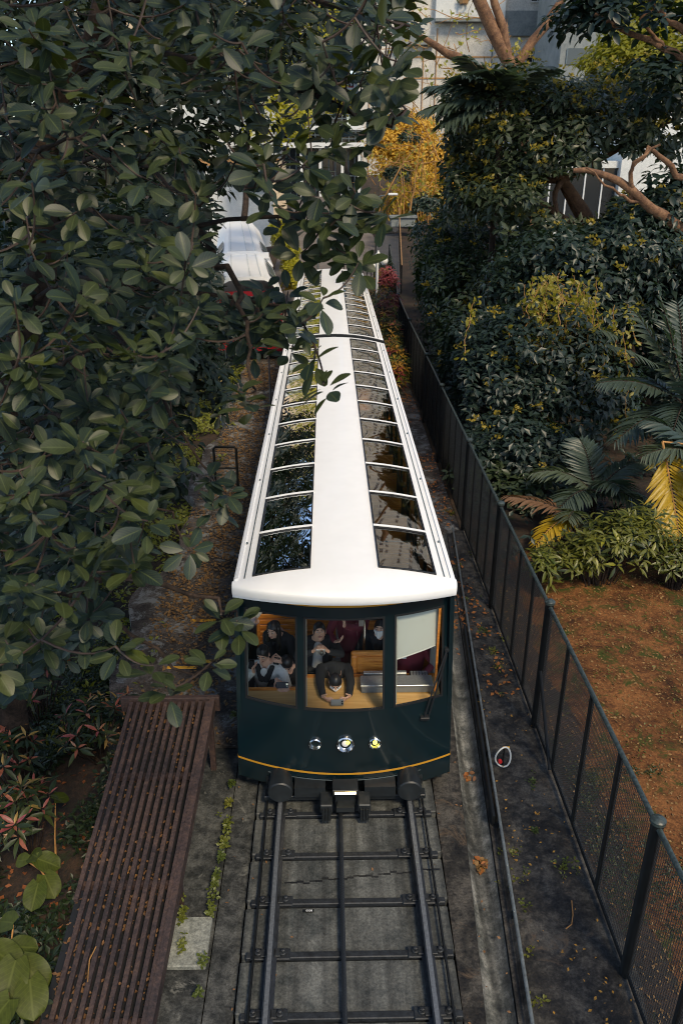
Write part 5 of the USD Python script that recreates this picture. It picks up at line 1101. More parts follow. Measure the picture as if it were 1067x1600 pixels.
for (ya, yb, dz) in ((-.05, 7.0, 0.), (7.0, LEN, .16)):
    xx = np.linspace(-W2-.04, W2+.04, 13); zz = 3.16+dz-.52*np.maximum(0, np.abs(xx)/W2-.62)/.38-.05*(xx/W2)**2
    RB().slab(np.stack([np.stack([xx, 0*xx+ya, zz-.0], -1), np.stack([xx, 0*xx+yb, zz], -1)], 1), (0, 0, -.12)).put(rd, 'roof', K['white'], smooth=20)
    for xv in (-.55, .15, .55): RB().box((xv-.02, ya+.1, 3.15+dz), (xv+.02, yb-.1, 3.19+dz)).put(rd, 'roof_seam', K['white_wall'])
    for sg in (-1, 1):
        for (y0, y1) in ((ya+1.5, ya+5.2),):
            P = np.array([[[sg*.92, y0, 3.06+dz], [sg*.92, y1, 3.06+dz]], [[sg*1.22, y0, 2.72+dz], [sg*1.22, y1, 2.72+dz]]])
            lv = RB().slab(P, (sg*.02, 0, .02)).put(rd, 'roof_light', K['darkglass'])
            for k in range(6):
                t0 = y0+(y1-y0)*k/5; RB().slab(np.array([[[sg*.92, t0-.03, 3.08+dz], [sg*.92, t0+.03, 3.08+dz]], [[sg*1.22, t0-.03, 2.74+dz], [sg*1.22, t0+.03, 2.74+dz]]]), (sg*.02, 0, .02)).put(lv, 'louvre_bar', K['steel_grey'])
RB().box((-W2*.9, 6.9, 3.0), (W2*.9, 7.02, 3.26)).put(rd, 'roof_step', K['white'])
# ------------------------------------------------------------------ trees and plants on the right
# crowns stand where the photograph shows them: (centre, radii)
def B(px, py, y, rx, ry, rz_): return (aty(px, py, y), (rx, ry, rz_))
HOLE = [(845, 275), (930, 258), (955, 232), (1030, 238), (1045, 285), (965, 300), (948, 345), (880, 345), (850, 320)]
HOLE = [HOLE, [(540, 130), (668, 130), (690, 250), (682, 345), (560, 345)]]
tree('umbrella_tree', 'broad dark umbrella leaved tree with ochre flower heads at the upper right', (9.2, 27, .3), [B(800, 180, 28, 2.6, 2.6, 1.6), B(900, 240, 27, 3.0, 2.8, 1.9), B(765, 300, 28, 1.9, 2.2, 1.5), B(1010, 190, 28, 3.2, 2.6, 1.8), B(850, 320, 26, 2.6, 2.4, 1.3), B(725, 235, 29, .9, 1.2, .9)],
     2900, 7, .30, 'umbrella', 'low', 'bark_warm', group=None, r0=.30, seed=3, bloom=200, hole=HOLE, shell=.45, stem=.05, lift=-.05)
tree('umbrella_tree', 'low dense umbrella leaved tree right behind the far part of the fence', (5.0, 30, .1), [B(690, 430, 30, 2.0, 2.4, 2.1), B(760, 470, 27, 2.4, 2.4, 2.2), B(680, 370, 33, 1.8, 2.2, 1.4), B(780, 400, 31, 2.6, 2.4, 1.8), ((4.0, 26, 1.2), (.9, 2.6, 1.3)), ((4.3, 31, 1.5), (1.0, 2.6, 1.6)), ((5.0, 37, 1.9), (1.3, 2.6, 2.0)), ((6.2, 43, 2.4), (1.6, 2.6, 2.2))], 3300, 7, .25, 'olive', 'low', seed=4, bloom=85, hole=HOLE, r0=.2, stem=.05, lift=-.05)
tree('umbrella_tree', 'dark umbrella leaved bush in front of the black gap beside the fence', (5.2, 18, .0), [B(760, 620, 19.5, 1.9, 1.6, 1.5), B(830, 560, 20, 2.0, 1.8, 1.6), B(720, 560, 21.5, 1.5, 1.6, 1.5), B(800, 700, 18, 1.5, 1.2, 1.0)], 2300, 7, .23, 'umbrella', 'low', seed=5, bloom=26, r0=.12, stem=.04, lift=-.05)
tree('umbrella_tree', 'dark crown of large drooping leaves in the middle right above the palms', (9.2, 22, .2), [B(880, 470, 22.5, 2.4, 2., 2.0), B(970, 420, 23, 2.4, 2., 2.2), B(900, 620, 20, 1.8, 1.5, 1.6), B(1040, 380, 24, 2.2, 2., 2.0)], 2500, 7, .27, 'umbrella', 'low', seed=6, bloom=70, hole=HOLE, r0=.2, stem=.05, lift=-.1)
gv = np.random.default_rng(7); cl = thing('climber', 'yellow green climber trailing in strands over the dark trees at middle right', 'climber', (7.3, 19.6, .1)); Q, m = [], MB()
for k in range(62):
    a = aty(gv.normal(880, 48), 425+abs(gv.normal(0, 85)), gv.uniform(19.0, 20.2)); n_ = 14; ln = gv.uniform(.5, 2.3)
    p = a+np.cumsum(gv.normal(0, .05, (n_, 3)), 0)*[1, .7, .4]-np.array([0, .25, 1.])*ln*np.linspace(0, 1, n_)[:, None]; m.tube(p, .008, 4)
    Q.append(p[gv.integers(0, n_, 34)]+gv.normal(0, .10, (34, 3)))
m.put(cl, 'vines', K['twig_y'], kind='stuff'); Q = np.vstack(Q)
leaves(cl, T['mid'], Q, unit(gv.normal(size=Q.shape)+[0, -.2, -.7]), unit(gv.normal(0, .5, Q.shape)+[0, -.8, .5]), gv.uniform(.08, .17, len(Q)), G['ivy'], stuff='leaf_mass')
tree('dark_tree', 'dark tree closing the right edge behind the tall palm', (12.5, 24, .2), [B(1090, 480, 24, 2.6, 2.4, 2.8), B(1120, 620, 22, 2.4, 2.2, 2.4), B(1000, 560, 24, 2., 1.8, 2.4)], 1000, 7, .36, 'umbrella', 'low', seed=8, r0=.22, stem=.05)
tree('sunlit_tree', 'sunlit yellow green tree far behind at the upper right corner', (27, 66, 1), [B(1040, 30, 66, 4.5, 3., 3.8), B(990, 100, 64, 3.5, 3, 2.2), B(1090, 110, 62, 4, 3, 3)], 1300, 6, .62, 'lime', 'low', 'bark_warm', seed=9, r0=.3, stem=.08)
tree('yellow_bush', 'large golden yellow bush glowing at the end of the far walkway', (8.2, 76, 2), [B(650, 250, 76, 3.6, 2.5, 2.4), B(615, 225, 77, 2.6, 2, 1.8), B(690, 300, 74, 3.2, 2.2, 1.8), B(640, 320, 73, 2.4, 2., 1.5), B(640, 200, 78, 2.6, 2, 1.5)], 2600, 6, .42, 'gold', 'low', 'bark_warm', seed=10, r0=.12, stem=.12, shell=.8, cat='bush')
bm = thing('bamboo_clump', 'clump of golden canes standing under the yellow bush', 'bamboo', aty(640, 350, 70)); gg = np.random.default_rng(11)
for k in range(34):
    b_ = aty(gg.uniform(600, 690), 348, gg.uniform(68, 73)); t_ = b_+np.array([gg.normal(0, .9), gg.normal(0, .6), gg.uniform(2.2, 5.2)])
    MB().tube([b_-(0, 0, 1.5), (b_+t_)/2+gg.normal(0, .12, 3), t_], [.055, .045, .02], 5).put(bm, 'cane', K['twig_y'], smooth=60)
    n_ = 26; tt = gg.random(n_)**.7; p = b_+(t_-b_)*tt[:, None]+gg.normal(0, .28, (n_, 3)); leaves(bm, T['slim2'], p, unit(gg.normal(size=p.shape)+[0, 0, -.4]), unit(gg.normal(size=p.shape)+[0, 0, .6]), gg.uniform(.3, .55, n_), G['gold' if k % 3 else 'lime'])
tree('green_shrub', 'grey green shrub standing among the yellow bush leaves', (7, 66, 1.5), [B(640, 215, 72, .9, .9, .7), B(665, 320, 66, 1.3, 1., 1.0), B(620, 270, 70, 1.3, 1., .7)], 260, 6, .4, 'umbrella', 'low', seed=12, r0=.06, cat='bush')
ch_ = tree('croton_hedge', 'long red and orange croton hedge between the tram and the fence', (2.15, 31, -.1), [((2.08, 26.8, .6), (.42, 1.5, .9)), ((2.1, 29.8, .8), (.46, 1.8, 1.1)), ((2.12, 33.2, 1.0), (.5, 2., 1.3)), ((2.4, 37.6, 1.1), (.6, 2., 1.4)), ((2.75, 41.5, 1.3), (.6, 1.6, 1.4))], 900, 7, .24, 'olive', 'slim2', seed=13, r0=.04, cat='hedge', stem=.03, lift=.4)
gh = np.random.default_rng(130)
for m_, n_ in (('croton', 240), ('croton_red', 110), ('yellowgreen', 170)):
    P_, O_ = blob_points([((2.08, 26.8, .68), (.44, 1.5, .9)), ((2.1, 29.8, .88), (.48, 1.8, 1.1)), ((2.12, 33.2, 1.08), (.52, 2., 1.3)), ((2.4, 37.6, 1.18), (.62, 2., 1.4))], n_, gh, .15, 13)
    leaves(ch_, T['slim2'], *rosette(P_, unit(O_*.6+[0, 0, .8]), 8, 1., .24, .2, gh, .4, .03), G[m_], 0, stuff='coloured_shoots')
tree('croton_bush', 'bright red topped croton bush next to the globe lamp', (2.6, 37, .1), [((2.55, 36.6, 2.2), (.42, .5, .45)), ((2.45, 33.4, 1.75), (.36, .5, .35))], 120, 7, .26, 'croton_red', 'slim', seed=14, r0=.05, cat='bush', lift=.4)
tree('lime_hedge', 'clipped lime yellow hedge between the two trams', (-2.4, 46, .3), [B(452, 395, 45, .55, 2.2, 1.0), B(456, 435, 41, .42, 1.8, .9), B(440, 365, 50, .7, 2, .9)], 1100, 6, .22, 'lime', 'tiny', seed=15, r0=.05, cat='hedge')
tree('lime_tree', 'small lime yellow tree standing by the railed decks', (-1.5, 84, 3), [B(455, 195, 84, 1.6, 1.3, 1.6), B(535, 165, 100, 2.2, 1.5, 2.0), B(520, 150, 102, 1.6, 1.2, 1.5)], 520, 6, .42, 'lime', 'low', seed=16, r0=.09)
tree('lime_tree', 'upper lime tree glowing through the leaves at the top centre', (2, 118, 6), [B(560, 60, 118, 2.5, 2, 2.5), B(525, 40, 118, 2.6, 2, 2.6), B(480, 110, 110, 2.4, 2, 2.6)], 420, 6, .6, 'lime', 'low', seed=17, r0=.15)
# palms
def palm(name, label, base, fr, mats, g, cat='palm', crown_h=None, r0=.06):
    nd = thing(name, label, cat, base); top = np.asarray(base, float)+[0, 0, crown_h or .4]
    MB().tube([np.asarray(base)-(0, 0, .3), top], [r0*1.2, r0], 8).put(nd, 'trunk', K['bark'], smooth=60)
    for k, (az, el, L_, arch, nl, ll) in enumerate(fr):
        d = np.array([math.cos(el)*math.sin(az), math.cos(el)*math.cos(az), math.sin(el)])
        frond(nd, top, d, L_, arch, nl, ll, mats[k % len(mats)] if not isinstance(mats[0], tuple) else mats[k][0], g)
    return nd
gp = np.random.default_rng(31)
rad_ = math.radians
q = aty(1075, 620, 16.5)
palm('feather_palm', 'tall feather palm with broad fronds at the right edge of the picture', (q[0], q[1], .1), [(rad_(a), rad_(e), L_, ar, 24, .66) for a, e, L_, ar in ((-95, 38, 2.6, .38), (-60, 62, 2.9, .22), (-120, 14, 2.2, .42), (-150, 30, 2.4, .55), (170, 20, 2.2, .6), (-10, 70, 2.8, .2), (80, 40, 2.5, .4), (-80, 72, 2.8, .15), (-35, 35, 2.4, .5), (-165, 52, 2.4, .35))], ['palm'], gp, crown_h=2.3, r0=.10)
q = aty(1100, 735, 14.6); nd_ = palm('feather_palm', 'low palm with one bright yellow hanging frond at the right edge', (q[0], q[1], .1), [(rad_(a), rad_(e), L_, ar, 24, .62) for a, e, L_, ar in ((-100, 40, 1.8, .5), (-160, 40, 1.7, .6), (-60, 50, 1.9, .4), (180, 10, 1.5, .6))], ['palm'], gp, crown_h=1.75, r0=.09)
yb_ = aty(1035, 690, 14.5); frond(nd_, yb_, unit(aty(1066, 850, 13.4)-yb_), np.linalg.norm(aty(1066, 850, 13.4)-yb_), .06, 26, .66, 'palm_yellow', gp, .085, hang=.15)
MB().tube([(q[0], q[1], 1.8), (yb_+np.array([q[0], q[1], 2.0]))/2+(0, 0, .1), yb_], .02, 6).put(nd_, 'frond_stalk', K['twig_y'])
q = aty(930, 770, 15.8)
palm('feather_palm', 'small palm of dark arching fronds behind the yellow green shrub', (q[0], q[1], .1), [(rad_(a), rad_(e), L_, ar, 21, .60) for a, e, L_, ar in ((-80, 45, 1.9, .5), (-130, 35, 1.6, .55), (70, 50, 1.8, .45), (140, 35, 1.6, .6), (170, 55, 1.6, .5), (-20, 65, 1.8, .35), (100, 20, 1.5, .6))], ['palm', 'palm', 'palm', 'palm', 'palm', 'palm', 'palm'], gp, crown_h=.6, r0=.07)
q = aty(905, 775, 14.9)
palm('feather_palm', 'little palm with a yellow and brown frond leaning over the soil near the fence', (q[0], q[1], .05), [(rad_(a), rad_(e), L_, ar, 22, .46) for a, e, L_, ar in ((-128, 20, 1.35, .55), (-75, 22, 1.6, .2), (-150, 45, 1.1, .5))], ['palm_yellow', 'palm_dry', 'palm'], gp, crown_h=.55, r0=.05)
q = aty(850, 545, 20)
palm('feather_palm', 'palm with long drooping grey green fronds in front of the climber', (q[0], q[1], .1), [(rad_(a), rad_(e), L_, ar, 22, .66) for a, e, L_, ar in ((92, 8, 2.9, .34), (-80, 20, 1.4, .4), (-110, 50, 1.5, .5), (120, 40, 2.2, .5), (-140, -5, 1.1, .4), (60, 50, 2.4, .4))], ['palm', 'palm', 'palm', 'palm', 'palm_yellow', 'palm'], gp, crown_h=3.0, r0=.07)
q = aty(785, 160, 26.0)
palm('fan_palm', 'palm with stiff radiating leaves in front of the pale block', (q[0], q[1], .3), [(rad_(a), rad_(e), L_, ar, 30, 1.05) for a, e, L_, ar in ((-92, 24, 2.4, .24), (-104, 6, 2.5, .2), (-100, 52, 1.9, .2), (-125, 34, 2.0, .25), (120, 48, 1.9, .3), (-150, 45, 1.8, .3), (-112, -8, 2.0, .15))], ['palm'], gp, crown_h=q[2]-.3, r0=.09)
# bare branching tree in front of the block, limbs of an old tree
bt = thing('bare_tree', 'leaning pale brown trunks with thin bare twigs and few yellow leaves before the block', 'tree', aty(800, 190, 36)); gb = np.random.default_rng(41)
def blimb(pts, r0, r1, mat='bark_warm', n=10, nd=None, name='branch'):
    pts = np.asarray(pts); t = np.linspace(0, len(pts)-1, n); p = np.stack([np.interp(t, np.arange(len(pts)), pts[:, k]) for k in range(3)], -1)+gb.normal(0, .03, (n, 3)); MB().tube(p, np.linspace(r0, r1, n), 8).put(nd or bt, name, K[mat], smooth=60); return p
base_ = aty(830, 300, 37)
blimb([(base_[0], 37, .5), base_, aty(800, 110, 36), aty(770, 45, 36), aty(735, -30, 36), aty(690, -160, 36)], .34, .20, n=16, name='trunk')
blimb([aty(800, 110, 36), aty(785, 40, 36), aty(768, -10, 36), aty(750, -90, 36)], .20, .12)
blimb([aty(815, 140, 36), aty(750, 110, 35.5), aty(705, 85, 35), aty(672, 62, 35), aty(640, 45, 35)], .26, .06)
blimb([aty(800, 110, 36), aty(850, 40, 36), aty(880, 0, 36), aty(930, -60, 36)], .2, .1)
tm2 = MB(); lp_, ld_ = [], []
for k in range(120):
    a = aty(gb.uniform(590, 800), gb.uniform(20, 300), gb.uniform(36, 52)); d = unit(np.array([gb.normal(-.6, .7), gb.normal(0, .4), gb.normal(.25, .6)])); L_ = gb.uniform(.8, 2.4)
    p = a+d*L_*np.linspace(0, 1, 6)[:, None]+np.cumsum(gb.normal(0, .07, (6, 3)), 0); tm2.tube(p, np.linspace(.022, .007, 6), 4)
    for j in range(4): lp_.append(p[gb.integers(2, 6)]+gb.normal(0, .08, 3))
tm2.put(bt, 'twigs', K['twig_y'], kind='stuff'); lp_ = np.array(lp_)
leaves(bt, T['tiny'], lp_, unit(gb.normal(size=lp_.shape)), unit(gb.normal(size=lp_.shape)), gb.uniform(.14, .28, len(lp_)), G['gold'], stuff='few_leaves')
for q_ in ((590, 330, 48, 700, 180), (640, 330, 50, 660, 200), (700, 340, 46, 760, 210), (720, 300, 44, 640, 150)):
    a, b_ = aty(q_[0], q_[1], q_[2]), aty(q_[3], q_[4], q_[2]); blimb([a, (a+b_)/2+gb.normal(0, .25, 3), b_], .05, .015, 'twig_y', 8, name='sapling_stem')
rl = thing('old_tree', 'old tree whose smooth brown limb sweeps in from the right edge', 'tree', (17, 24, 0)); 
ob = np.array([aty(1200, 560, 24), aty(1150, 420, 23), aty(1067, 356, 22.5), aty(1010, 322, 22), aty(960, 275, 22), aty(895, 265, 22)])
blimb([(ob[0][0]+.6, 24.5, -.2), ob[0], ob[1]], .30, .22, nd=rl, name='trunk'); blimb(ob[1:], .20, .06, nd=rl, n=14)
for pts, r in (([aty(985, 310, 22), aty(985, 270, 21.8), aty(998, 245, 21.6), aty(1030, 225, 21.5)], .07), ([aty(1067, 280, 22.5), aty(1040, 250, 22.3), aty(1010, 232, 22), aty(985, 262, 22)], .09), ([aty(1010, 322, 22), aty(960, 300, 21.8), aty(915, 262, 21.7)], .05),
               ([aty(1110, 110, 24), aty(1060, 90, 24), aty(1025, 68, 24), aty(985, 50, 24), aty(930, 20, 24)], .12), ([aty(1080, 50, 24), aty(1040, 30, 24), aty(1010, -10, 24)], .10), ([aty(1040, 80, 24), aty(1000, 30, 24), aty(1030, 5, 24)], .05), ([aty(1120, 300, 23), aty(1115, 200, 23.5), aty(1110, 110, 24)], .15), ([aty(1150, 420, 23), aty(1130, 360, 23), aty(1120, 300, 23)], .2)):
    blimb(pts, r, r*.4, nd=rl)
P_, O_ = blob_points([B(1010, 20, 24.5, 2.2, 1.6, 1.1), B(1075, 130, 24, 1.8, 1.5, 1.0), B(920, 30, 25, 1.2, 1.2, .6), B(1060, 300, 23.5, 1.2, 1., .8)], 330, gb, .8, 2)
leaves(rl, T['mid'], *rosette(P_, unit(O_*.5+[0, 0, .8]), 7, 1, .34, .25, gb, 0, .04), G['umbrella'], 0, stuff='crown')
# yellow green shrub and its neighbours at the edge of the soil
def shrub(name, label, blobs, n, k, L_, mat, tm_, seed, nparts, lift=.25, cat='shrub', bark='bark', stem=.03, shell=.5, group=None, up_=.9):
    g = np.random.default_rng(seed); c = np.mean([b[0] for b in blobs], 0); gz0 = float(ground_z(c[0], c[1])); nd = thing(name, label, cat, (c[0], c[1], gz0), group)
    P, O = blob_points(blobs, n, g, shell, seed); P[:, 2] = np.maximum(P[:, 2], gz0+.12)
    m = MB()
    for q in P[:: max(1, len(P)//40)]: m.tube([(c[0]+(q[0]-c[0])*.25, c[1]+(q[1]-c[1])*.25, gz0-.05), c+(q-c)*.55-(0, 0, .05), q], [.012, .009, .005], 4)
    m.put(nd, 'stems', K[bark], kind='stuff'); ax = unit(O*.6+[0, 0, up_]+g.normal(0, .2, P.shape))
    leaves(nd, T[tm_], *rosette(P, ax, k, 1.1, L_, .2, g, lift, stem), G[mat], nparts, stuff='leaf_mass', minpx=9); return nd
shrub('evergreen_shrub', 'yellow green shrub of long glossy leaves at the back edge of the soil', [B(950, 850, 13.0, .85, .5, .50), B(880, 880, 12.9, .55, .45, .38), B(1000, 830, 13.2, .6, .45, .5)], 230, 8, .215, 'yellowgreen', 'slim', 51, 150)
shrub('evergreen_shrub', 'second glossy shrub cut by the right edge of the picture', [B(1062, 870, 12.8, .5, .4, .45)], 70, 8, .21, 'yellowgreen', 'slim', 52, 40)
shrub('evergreen_shrub', 'small bright young shrub just behind the fence', [B(845, 880, 12.6, .22, .2, .28)], 16, 8, .19, 'weed', 'slim', 53, 40)
shrub('dark_shrub', 'low dark shrub in the shade under the umbrella leaved bush', [B(760, 745, 17.5, .9, .8, .6), (np.array([4.0, 18.5, .6]), (.7, .8, .6)), B(840, 770, 16.5, .7, .5, .5)], 300, 6, .22, 'olive', 'mid', 54, 0)
shrub('fern_shrub', 'pale feathery shrub leaning on the fence in the middle distance', [(np.array([3.75, 21, .9]), (.55, 1.6, .8)), (np.array([3.8, 24, 1.2]), (.6, 1.6, 1.0))], 330, 8, .24, 'umbrella', 'slim2', 55, 0)
# ------------------------------------------------------------------ plants on the left
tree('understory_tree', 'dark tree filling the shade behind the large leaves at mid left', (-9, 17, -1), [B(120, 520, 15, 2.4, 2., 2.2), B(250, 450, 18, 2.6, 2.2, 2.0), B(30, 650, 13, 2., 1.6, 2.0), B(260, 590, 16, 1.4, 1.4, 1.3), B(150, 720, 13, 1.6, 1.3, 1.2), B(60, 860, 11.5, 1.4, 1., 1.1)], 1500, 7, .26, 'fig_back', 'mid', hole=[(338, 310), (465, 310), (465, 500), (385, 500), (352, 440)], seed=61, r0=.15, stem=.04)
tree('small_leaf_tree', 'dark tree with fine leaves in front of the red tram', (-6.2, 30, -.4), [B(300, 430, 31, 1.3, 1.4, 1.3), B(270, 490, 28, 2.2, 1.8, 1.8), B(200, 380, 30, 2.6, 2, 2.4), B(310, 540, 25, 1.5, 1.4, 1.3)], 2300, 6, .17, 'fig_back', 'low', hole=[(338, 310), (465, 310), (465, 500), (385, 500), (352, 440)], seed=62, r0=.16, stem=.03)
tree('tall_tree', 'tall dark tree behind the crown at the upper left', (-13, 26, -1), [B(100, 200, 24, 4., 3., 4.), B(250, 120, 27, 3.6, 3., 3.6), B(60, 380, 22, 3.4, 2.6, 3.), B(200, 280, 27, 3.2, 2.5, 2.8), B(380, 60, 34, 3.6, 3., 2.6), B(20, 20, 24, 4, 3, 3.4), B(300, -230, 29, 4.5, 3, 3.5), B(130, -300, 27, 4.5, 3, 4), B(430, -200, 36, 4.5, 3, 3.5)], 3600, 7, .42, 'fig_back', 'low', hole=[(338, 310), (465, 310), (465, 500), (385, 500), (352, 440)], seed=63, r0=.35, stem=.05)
tree('tall_tree', 'tall yellow green tree glimpsed between the leaves at the upper centre', (-6, 55, 1), [B(430, 190, 58, 2.6, 2, 2.6), B(400, 90, 62, 4, 3, 4), B(480, 60, 70, 3.4, 3, 4), B(370, -70, 62, 4.5, 3, 5)], 1200, 6, .45, 'lime', 'low', seed=64, r0=.25, stem=.05)
def croton(label, px, py, z, r, seed, h=.55):
    p = atz(px, py, z); g = np.random.default_rng(seed); gz0 = float(ground_z(p[0], p[1])); nd = thing('croton_plant', label, 'croton', (p[0], p[1], gz0))
    P, O = blob_points([(p, (r, r, h*.6))], 22, g, .5, seed); m = MB()
    for q in P: m.tube([(p[0]+(q[0]-p[0])*.2, p[1]+(q[1]-p[1])*.2, gz0-.05), q-(0, 0, .1), q], [.012, .009, .006], 4)
    m.put(nd, 'stems', K['bark'], kind='stuff')
    a = rosette(P, unit(O*.5+[0, 0, .9]), 9, 1.1, .20, .2, g, .45, .02); s = np.arange(len(a[0])) % 9 < 3
    leaves(nd, T['slim'], a[0][~s], a[1][~s], a[2][~s], a[3][~s]*1.1, G['cover'], 30, stuff='lower_leaves'); leaves(nd, T['slim'], a[0][s], a[1][s], a[2][s], a[3][s], G['croton_red'], 50, stuff='tip_leaves')
croton('croton with pink and orange tip leaves, uppermost at the left edge', 50, 1060, .35, .42, 71); croton('croton with red tips left of the bar cover top', 150, 1130, .15, .5, 72); croton('croton with orange and green leaves lowest at the left edge', 30, 1265, .3, .4, 73, .5); croton('croton with salmon tips beside the far left path', 330, 590, .2, .5, 74, .7); croton('croton low at the left edge under the pink tipped one', 10, 1170, .3, .35, 75)
def taro(label, spots_, base, seed, L_):
    g = np.random.default_rng(seed); b_ = np.asarray(base, float); nd = thing('taro_plant', label, 'taro', b_); 
    for (px, py, z, ang, s) in spots_:
        p = atz(px, py, z); d = np.array([math.cos(ang), math.sin(ang), -.35]); nrm = unit(np.array([.1, -.35, 1.])+g.normal(0, .12, 3)); d = unit(d)
        st_ = p-d*.08*s
        v, f, u = scatter(T['taro'], (st_-d*s*L_*.35)[None], d[None], nrm[None], np.array([s*L_])); lf_ = MB().add(v[0], f[0], u).put(nd, 'leaf', G['taro'], smooth=True, uv=True)
        q = st_-d*s*L_*.30; MB().tube([b_, (b_+q)/2+(0, 0, .12), q-(0, 0, .03)], [.014, .011, .007], 5).put(lf_, 'leaf_stalk', K['twig'] if g.random() < .0 else K['twig_y'], smooth=60)
base_ = atz(90, 1400, -.25)
taro('taro with four broad yellow green leaves left of the bar cover', [(82, 1350, .15, -.1, 1.0), (80, 1390, .10, -.9, 1.05), (52, 1408, .12, -1.6, 1.05), (50, 1335, .18, 2.4, .85), (100, 1245, .0, .9, .8), (30, 1345, .1, 2.9, .7)], base_, 81, .27)
base_ = atz(20, 1540, -.2)
taro('taro with large overlapping leaves in the bottom left corner', [(15, 1500, .35, -.3, 1.2), (58, 1530, .3, -.6, 1.2), (12, 1545, .38, -1.6, 1.3), (50, 1570, .3, -1.2, 1.2), (5, 1440, .3, 2.7, .9), (-15, 1600, .4, -2.2, 1.2), (45, 1480, .22, .3, .9)], base_, 82, .29)
# ground cover, weeds, fallen leaves
gc = np.random.default_rng(91)
def cover(label, n, box, mat, tm_, L_, k=5, h=.18, name='ground_cover', keepout=None):
    x, y = gc.uniform(box[0], box[1], n), gc.uniform(box[2], box[3], n); d = meshkit.fbm(np.stack([x*.8, y*.8, 0*x+7], -1), 3); s = d > .36
    if keepout: s &= ~keepout(x, y)
    x, y = x[s], y[s]; P = np.stack([x, y, ground_z(x, y)+gc.uniform(.03, h, len(x))], -1); nd = thing(name, label, 'ground cover', (0, 0, 0), None, 'stuff')
    leaves(nd, T[tm_], *rosette(P, unit(gc.normal(0, .35, P.shape)+[0, 0, 1]), k, 1, L_, .3, gc, .2, .02), G[mat], 0)
cover('low dark green creepers covering the ground left of the bar cover', 6500, (-7, -2.85, 4, 12), 'cover', 'low', .105, 5, .35, keepout=lambda x, y: (x > -3.35) & (y > 8.6))
cover('mixed green weeds along the left path edge', 2600, (-5.8, -3.0, 9, 32), 'ivy', 'low', .15, 5, .3)
cover('sparse green weeds spotting the orange soil', 900, (2.9, 9, 4.4, 14), 'weed', 'tiny', .045, 5, .05)
cover('olive moss plants along the far side of the fence foot', 1500, (2.88, 4.3, 3.6, 8.2), 'cover', 'tiny', .05, 5, .05)
cover('dark undergrowth under the right hand trees', 2600, (2.9, 12, 13.2, 30), 'umbrella', 'low', .18, 5, .5)
def weed(px, py, r, n, mat='weed', L_=.048, z=-.03, label=''):
    p = atz(px, py, z); n = int(n*1.7); a = gc.random(n)*6.28; rr = np.abs(gc.normal(0, .75, n))*r
    if px < 400: a = np.pi/2+np.where(a > 3.14, np.pi, 0)+gc.normal(0, .22, n); rr = rr*1.5
    P = np.stack([p[0]+rr*np.cos(a), p[1]+rr*np.sin(a), p[2]+gc.uniform(.015, .05, n)], -1)
    side = 'in the seam of the dark left kerb strip' if px < 400 else 'in a crack of the dark right walkway'
    nd = thing('weed_clump', label, 'weed', p, 'weed tufts '+side)
    leaves(nd, T['broad'], *rosette(P, unit(gc.normal(0, .3, P.shape)+[0, 0, 1]), 5, 1, L_, .3, gc, .25, .01), G[mat], 0)
WEEDS = ((800, 1335, .10, 10), (808, 1380, .10, 8), (822, 1368, .07, 5), (880, 1360, .13, 12), (832, 1225, .08, 7), (835, 1300, .04, 3), (770, 1020, .10, 9), (757, 990, .12, 9), (745, 940, .15, 9), (720, 885, .13, 8), (790, 1000, .08, 6), (815, 1420, .08, 7), (845, 1565, .06, 4), (785, 1090, .06, 5), (825, 1490, .05, 4), (780, 1045, .10, 7),
           (355, 1290, .07, 10), (350, 1318, .06, 8), (345, 1340, .05, 6), (338, 1370, .06, 7), (336, 1385, .06, 7), (330, 1420, .06, 7), (285, 1430, .07, 8), (316, 1510, .04, 4), (312, 1552, .03, 3), (358, 1255, .05, 6), (362, 1225, .04, 6), (285, 1475, .05, 4), (365, 1120, .06, 5), (700, 800, .14, 9), (735, 870, .1, 8))
ORD = 'lowest second third fourth fifth sixth seventh eighth ninth tenth eleventh twelfth thirteenth fourteenth fifteenth sixteenth seventeenth eighteenth nineteenth twentieth'.split()
for left in (True, False):
    for k, w_ in enumerate(sorted([w_ for w_ in WEEDS if (w_[0] < 400) == left], key=lambda w_: -w_[1])):
        weed(*w_, label=('%s of the green weed tufts ' % ORD[k] if not k else '%s green weed tuft from the bottom ' % ORD[k])+('along the seam left of the track' if left else 'on the dark walkway right of the pipe'))
def litter(name, label, n, box, zf, size=(.03, .075), dens=None, flat=.35):
    x, y = gc.uniform(box[0], box[1], n), gc.uniform(box[2], box[3], n)
    if dens: s = gc.random(n) < dens(x, y); x, y = x[s], y[s]
    P = np.stack([x, y, zf(x, y)+.012], -1); m = len(x); d = unit(np.stack([gc.normal(size=m), gc.normal(size=m), gc.normal(0, .2, m)], -1)); nn = unit(gc.normal(0, flat, (m, 3))+[0, 0, 1])
    nd = thing(name, label, 'fallen leaves', (0, 0, 0), None, 'stuff'); leaves(nd, T['tiny'], P, d, nn, gc.uniform(*size, m), G['litter'], 0, stuff='leaf_litter')
fb_ = lambda x, y, s=1.3: meshkit.fbm(np.stack([x*s, y*s, 0*x+2.], -1), 3)
litter('fallen_leaves', 'brown and orange fallen leaves lying under the bars of the grating', 2300, (-2.9, -1.95, 3.4, 8.5), lambda x, y: gz(y)-.105, (.03, .07), lambda x, y: np.clip(fb_(x, y)*2-.3, 0, 1))
litter('fallen_leaves', 'orange leaf litter strewn over the left path', 14000, (-3.3, -1.45, 8.8, 34), lambda x, y: -.052+0*x, (.04, .095), lambda x, y: np.clip((fb_(x, y, .9)-.30)*6, .2, 1)*np.clip((-1.5-x)*1.4, .2, 1))
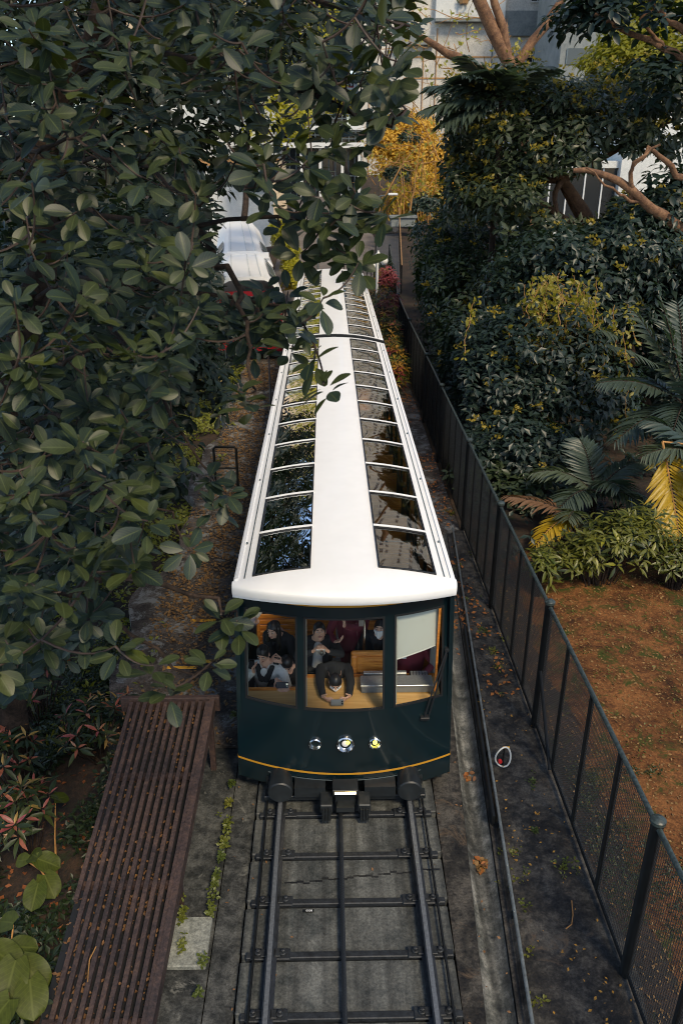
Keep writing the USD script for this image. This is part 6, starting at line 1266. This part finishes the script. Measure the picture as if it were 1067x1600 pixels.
litter('fallen_leaves', 'leaf litter covering the verge between the tram and the fence', 2600, (1.6, 2.65, 9.5, 33), lambda x, y: .02+0*x, (.04, .10), lambda x, y: np.clip((fb_(x, y, 1.1)-.42)*5, .04, 1))
litter('fallen_leaves', 'scattered dry leaves on the dark right walkway', 420, (1.9, 2.85, 4, 12), lambda x, y: .03+0*x, (.018, .05), lambda x, y: np.clip((fb_(x, y, 2.)-.45)*5, .1, 1))
litter('fallen_leaves', 'dry leaves and crumbs on the reddish soil behind the fence', 9000, (2.85, 9, 4.5, 13.5), lambda x, y: ground_z(x, y)+.012, (.018, .06))
litter('fallen_leaves', 'few dry leaves lying on the slab and gutter beside the rails', 120, (-1.4, 1.6, 4.2, 9), lambda x, y: np.where(np.abs(x) < 1.05, .004, -.05), (.025, .05), lambda x, y: np.clip((np.abs(x)-.5)*1.3, .15, 1))
litter('fallen_leaves', 'brown leaf litter under the crotons at the left', 900, (-6, -2.9, 4, 12), lambda x, y: ground_z(x, y), (.05, .11))
for i_, (px, py, n) in enumerate(((727, 1212, 16), (753, 1352, 60))):
    p = atz(px, py, -.14); q = p+gc.normal(0, 1, (n, 3))*[.045, .05, .012]; q[:, 2] = np.maximum(q[:, 2], -.15)
    nd = thing('leaf_heap', ['small orange leaf heap caught in the gutter by the tram', 'round heap of brown leaves lying in the gutter'][i_], 'leaf heap', p); leaves(nd, T['broad'], q, unit(gc.normal(size=q.shape)*[1, 1, .3]), unit(gc.normal(0, .5, q.shape)+[0, 0, 1]), gc.uniform(.05, .10, n), G['litter'], 14)
for i_, pts in enumerate((((222, 1370), (205, 1366), (200, 1364), (190, 1378)), ((150, 1480), (140, 1500), (138, 1520), (137, 1535)), ((893, 1408), (895, 1430), (893, 1445), (884, 1452)))):
    P = [atz(a, b, (gz(5.8)+.045 if i_ < 2 else .03)) for a, b in pts]; MB().tube(P, .006, 5).top('dry_twig', K['twig_y'], ['curved dry twig lying across the grating bars', 'long straight twig on the lower grating bars', 'forked dry twig on the dark right walkway'][i_], 'twig')
